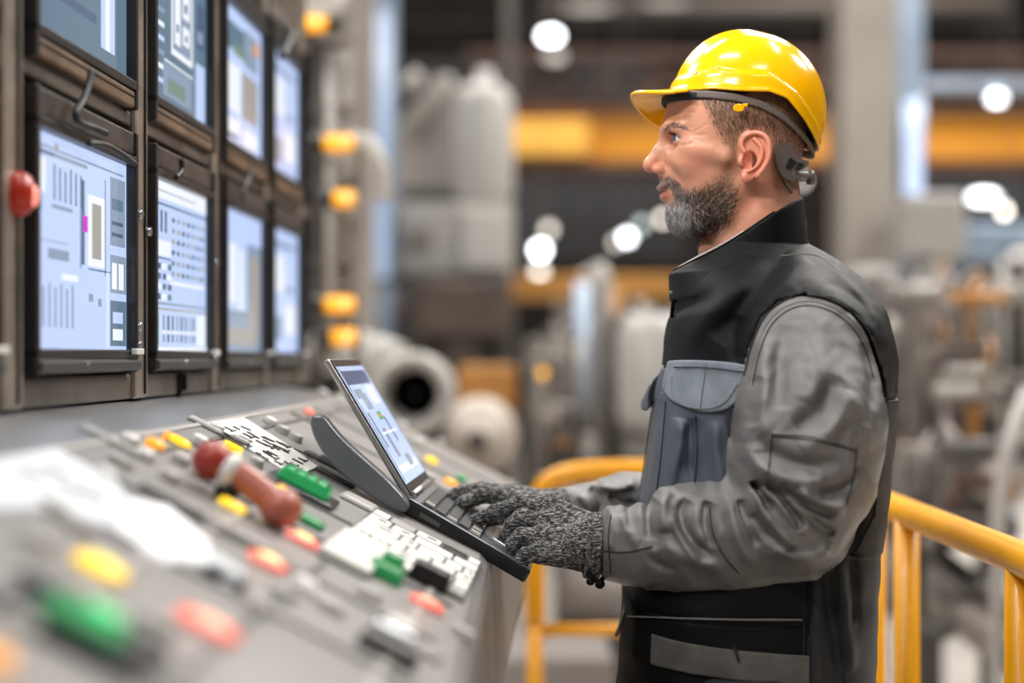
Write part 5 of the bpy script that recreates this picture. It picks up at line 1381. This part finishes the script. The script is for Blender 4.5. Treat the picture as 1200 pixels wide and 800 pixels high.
machine(1100, 330, 1190, 560, 5.4, 22, 'grey pipe and valve machine near the right edge', PB, dens=1.4)
machine(1160, 280, 1290, 540, 7.0, 23, 'pale pipe cluster cut by the right edge', PL, dens=1.2)
machine(940, 330, 1050, 560, 8.2, 24, 'tall grey equipment hidden mostly behind the man', PB)
machine(1085, 520, 1200, 640, 4.7, 25, 'low brown and grey machine above the yellow rail at right', PB, dens=1.2)
machine(840, 330, 960, 640, 7.2, 26, 'grey equipment behind the torso of the man', PB)
simple('pipe_stack', 'tall pale vertical pipe left of the jacket front', 'pipe', MB().tube([(at(705, 560, 7.2)[0], 7.2, 0), at(705, 330, 7.2), at(697, 310, 7.2)], .05, 14), m_bpale)
simple('pipe_stack', 'tall bluish vertical pipe left of the jacket front', 'pipe', MB().tube([(at(682, 540, 7.1)[0], 7.1, 0), at(682, 330, 7.1)], .035, 14), m_blue)
simple('storage_drum', 'pale upright drum just left of the chest pocket', 'drum', MB().lathe(at(765, 445, 6.35), [(0, -1.26), (.05, -1.26), (.05, -.2), (.13, -.2), (.15, -.15), (.15, .2), (.1, .27), (0, .27)]), m_bpale)
STAND = lambda x, y, z, w=.1: MB().box2((x-w, y+.05, 0), (x+w, y+.3, z))
simple('equipment_box', 'large pale grey cabinet below the crane at right of the column', 'cabinet', boxpx(1062, 226, 1135, 302, 8.5, .35, None, MB().box2((at(1098,0,8.5)[0]-.08, 8.5+.05, 0), (at(1098,0,8.5)[0]+.08, 8.5+.25, at(0,302,8.5)[2]+.005))), m_bpale, bevel=.03)
simple('equipment_box', 'bluish grey cabinet behind the right edge lights', 'cabinet', boxpx(1130, 262, 1230, 330, 9.5, .5, None, MB().box2((at(1180,0,9.5)[0]-.08, 9.5+.05, 0), (at(1180,0,9.5)[0]+.08, 9.5+.25, at(0,330,9.5)[2]+.005))), m_blue, bevel=.03)
simple('equipment_box', 'pale horizontal housing right behind the shoulder', 'cabinet', boxpx(1000, 312, 1052, 338, 7.0, .4, None, MB().box2((at(1026,0,7.0)[0]-.08, 7.0+.05, 0), (at(1026,0,7.0)[0]+.08, 7.0+.25, at(0,338,7.0)[2]+.005))), m_bpale, bevel=.03)
simple('slanted_pipe', 'pale slanting pipe at the right edge above the yellow rail', 'pipe', MB().tube([at(1205, 455, 4.2), at(1180, 530, 4.2), at(1170, 600, 4.2), (at(1166, 0, 4.2)[0], 4.2, 0)], .022, 12), m_bpale)
simple('dark_cabinet', 'dark machine cabinet behind the top of the yellow rail at right', 'cabinet', boxpx(1085, 610, 1125, 645, 5.2, .3, None), m_dark, bevel=.02)
# low platform and floor pipes
t = thing('floor_duct', 'pale rectangular floor duct running behind the yellow rail at right', 'duct', at(1120, 760, 4.2))
MB().add([at(1020, 640, 6), at(1230, 790, 3.9), at(1230, 830, 3.9), at(1020, 670, 6), at(1060, 636, 6.2), at(1260, 760, 4.1), at(1260, 800, 4.1), at(1060, 660, 6.2)], [(0, 1, 2, 3), (4, 5, 6, 7), (0, 1, 5, 4), (3, 2, 6, 7), (0, 3, 7, 4), (1, 2, 6, 5)]).build('trunk', m_bgrey, t, bevel=.01)
simple('floor_pipe', 'bent grey pipe on the floor behind the right railing posts', 'pipe', MB().tube(smooth_poly([at(1040, 700, 5), at(1090, 745, 4.8), at(1120, 735, 4.8), at(1135, 700, 4.9), at(1170, 720, 4.8), at(1220, 760, 4.6)], 2, False), .03, 12), m_bdk)
simple('floor_pipe', 'long grey conduit slanting across the floor at the right', 'pipe', MB().tube([at(1060, 620, 5.6), at(1240, 760, 4.2)], .035, 12), m_bdk)
t = thing('equipment_crate', 'low dark crate on the floor below the laptop', 'crate', (at(600, 0, 5)[0], 5, 0))
MB().box2((at(560, 0, 5)[0], 5.0, 0), (at(720, 0, 5)[0], 5.5, at(0, 770, 5)[2])).build('body', mat('crate_grey', '7c7570', .6), t, bevel=.02)
t = thing('pump_unit', 'pale rounded pump on the floor behind the glove and the yellow post', 'pump', (at(700, 0, 5.6)[0], 5.6, 0))
c = at(700, 700, 5.9); MB().lathe((c[0], 5.9, c[2]), [(0, -.16), (.1, -.16), (.13, -.05), (.13, .1), (.07, .16), (0, .16)], axis=0).build('motor', m_bgrey, t)
MB().box2((c[0]-.15, 5.75, 0), (c[0]+.15, 6.1, c[2]-.1)).build('plinth', m_bdk, t)
# ---- lamps of the hall (visible ones)
def hl(px, py, y, w, h, es, label, col='fff4e6'):
    c = at(px, py, y); s_ = y/F
    t = thing('high_bay_lamp', label, 'lamp', c, 'far hall lamps')
    MB().sphere(c, (w*s_/2, .05, h*s_/2), n=16).build('diffuser', emat('lamp_%s_%d' % (col, int(es*10)), col, es), t)
    MB().box(c+np.array([0, .12, h*s_*.3]), (w*s_*1.05, .12, h*s_*.7)).build('housing', m_dark, t)
    if y > 6: MB().tube([c+np.array([0, .12, h*s_*.6]), (c[0], y+.12, 9.0)], .003, 6).build('hanging_rod', m_bgrey, t)
    else: MB().tube([c+np.array([0, .1, 0]), (c[0], y+.62, c[2])], .012, 8).build('bracket', m_dark, t)
hl(645, 42, 15, 22, 12, 14, 'bright white oval lamp at the top left of the helmet', 'f4f8ff')
hl(650, 66, 15.2, 24, 12, 1.2, 'dim warm glow added as the reflection of the bright oval lamp')  # emissive disc painting the reflection of the lamp above it
hl(1168, 115, 13.2, 16, 10, 10, 'bright lamp above the crane girder near the right edge', 'f4f8ff')
hl(1153, 231, 12, 34, 12, 8, 'wide white lamp panel below the crane girder at right', 'fbfbff')
hl(1177, 247, 12, 9, 9, 10, 'small round lamp touching the wide lamp panel')
hl(1190, 278, 12, 10, 8, 4, 'small warm lamp near the right edge under the round one')
hl(633, 293, 13, 14, 14, 14, 'brightest small round lamp in front of the orange beam', 'fbfbff')
hl(643, 269, 13, 12, 12, 3, 'faint round lamp just above the brightest small one')
hl(632, 318, 13.55, 14, 10, 5, 'soft lamp reflecting on the orange beam')
hl(735, 278, 13, 11, 11, 12, 'white round lamp left of the beard', 'f2f6ff')
hl(722, 284, 13, 9, 9, 3, 'faint round lamp left of the white one by the beard')
hl(752, 263, 13, 10, 10, 3, 'greenish grey lamp disc next to the chin', 'd8e8e0')
hl(777, 256, 13, 10, 10, 5, 'warm lamp disc touching the chin')
hl(686, 324, 12, 10, 10, 2, 'pale lamp disc above the grey piping left of the man')
hl(940, 212, 12, 9, 10, 3, 'warm lamp disc behind the nape under the helmet')
hl(1192, 298, 8, 16, 10, 1.5, 'pale lamp by the pipes at the right edge')
hl(636, 437, 6.0, 10, 12, 2.2, 'small amber lamp on the piping in the middle distance', 'ffb43c')
hl(690, 9, 16, 60, 8, .8, 'long faint lamp strip at the top edge')
hl(780, 3, 16, 60, 8, .6, 'second long faint lamp strip at the top edge')
# ---------------------------------------------------------------- light, world, camera
def area(loc, rot, size, power, col, name):
    l = bpy.data.lights.new(name, 'AREA'); l.shape = 'RECTANGLE'; l.size, l.size_y = size; l.energy = power; l.color = col
    o = bpy.data.objects.new(name, l); C.objects.link(o); o.location = loc
    d = Vector(rot)-Vector(loc); o.rotation_euler = d.to_track_quat('-Z', 'Y').to_euler(); return o
for k, (x, y_, z_, sx, sy, pw) in enumerate([(-1.9, .2, 3.4, .8, .10, 52), (-1.5, .9, 3.7, .8, .10, 52), (-.9, -.4, 3.5, .8, .10, 40), (-2.4, 2.2, 3.6, .8, .10, 46), (-.4, 1.6, 4.0, .8, .10, 36), (.9, .3, 4.0, .8, .10, 14), (1.6, 2.6, 4.4, 1.1, .12, 22), (1.2, 4.2, 4.4, 1.1, .12, 26), (-.6, 3.8, 4.4, 1.1, .12, 26)]):
    area((x, y_, z_), (x*.4, 2.1-(2.1-y_)*.3, 1.0), (sx, sy), pw, (1, .98, .95), 'key_strip')  # unseen strips added as key and fill for face, sleeve and console
for (x, y_) in ((-3, 8), (3, 8), (7, 9), (-2, 12), (3, 12), (7, 12.5)):
    area((x, y_, 7.5), (x, y_, 0), (2.5, 1.0), 360, (1, .96, .91), 'hall_light')
area((-4, 5, 6), (-1, 6, 1), (2.0, 1.0), 160, (1, .97, .93), 'hall_light')
area((5, 4, 6), (3, 6, 0), (2.0, 1.0), 260, (1, .97, .93), 'hall_light')
w = bpy.data.worlds.new('hall'); bpy.context.scene.world = w; w.use_nodes = True
w.node_tree.nodes['Background'].inputs[0].default_value = (.78, .80, .84, 1); w.node_tree.nodes['Background'].inputs[1].default_value = .17
cam = bpy.data.cameras.new('camera'); co_ = bpy.data.objects.new('camera', cam); C.objects.link(co_)
co_.location = tuple(CAM); co_.rotation_euler = (PI/2, 0, 0)
cam.sensor_width = 36; cam.sensor_fit = 'HORIZONTAL'; cam.lens = 54; cam.shift_x = 0; cam.shift_y = 18/1200
cam.clip_start = .05; cam.clip_end = 100
cam.dof.use_dof = True; cam.dof.focus_distance = 1.99; cam.dof.aperture_fstop = 1.35
sc = bpy.context.scene; sc.camera = co_
vs_ = sc.view_settings; vs_.view_transform = 'Standard'; vs_.look = 'None'; vs_.gamma = 1; vs_.use_curve_mapping = False; vs_.exposure = 0
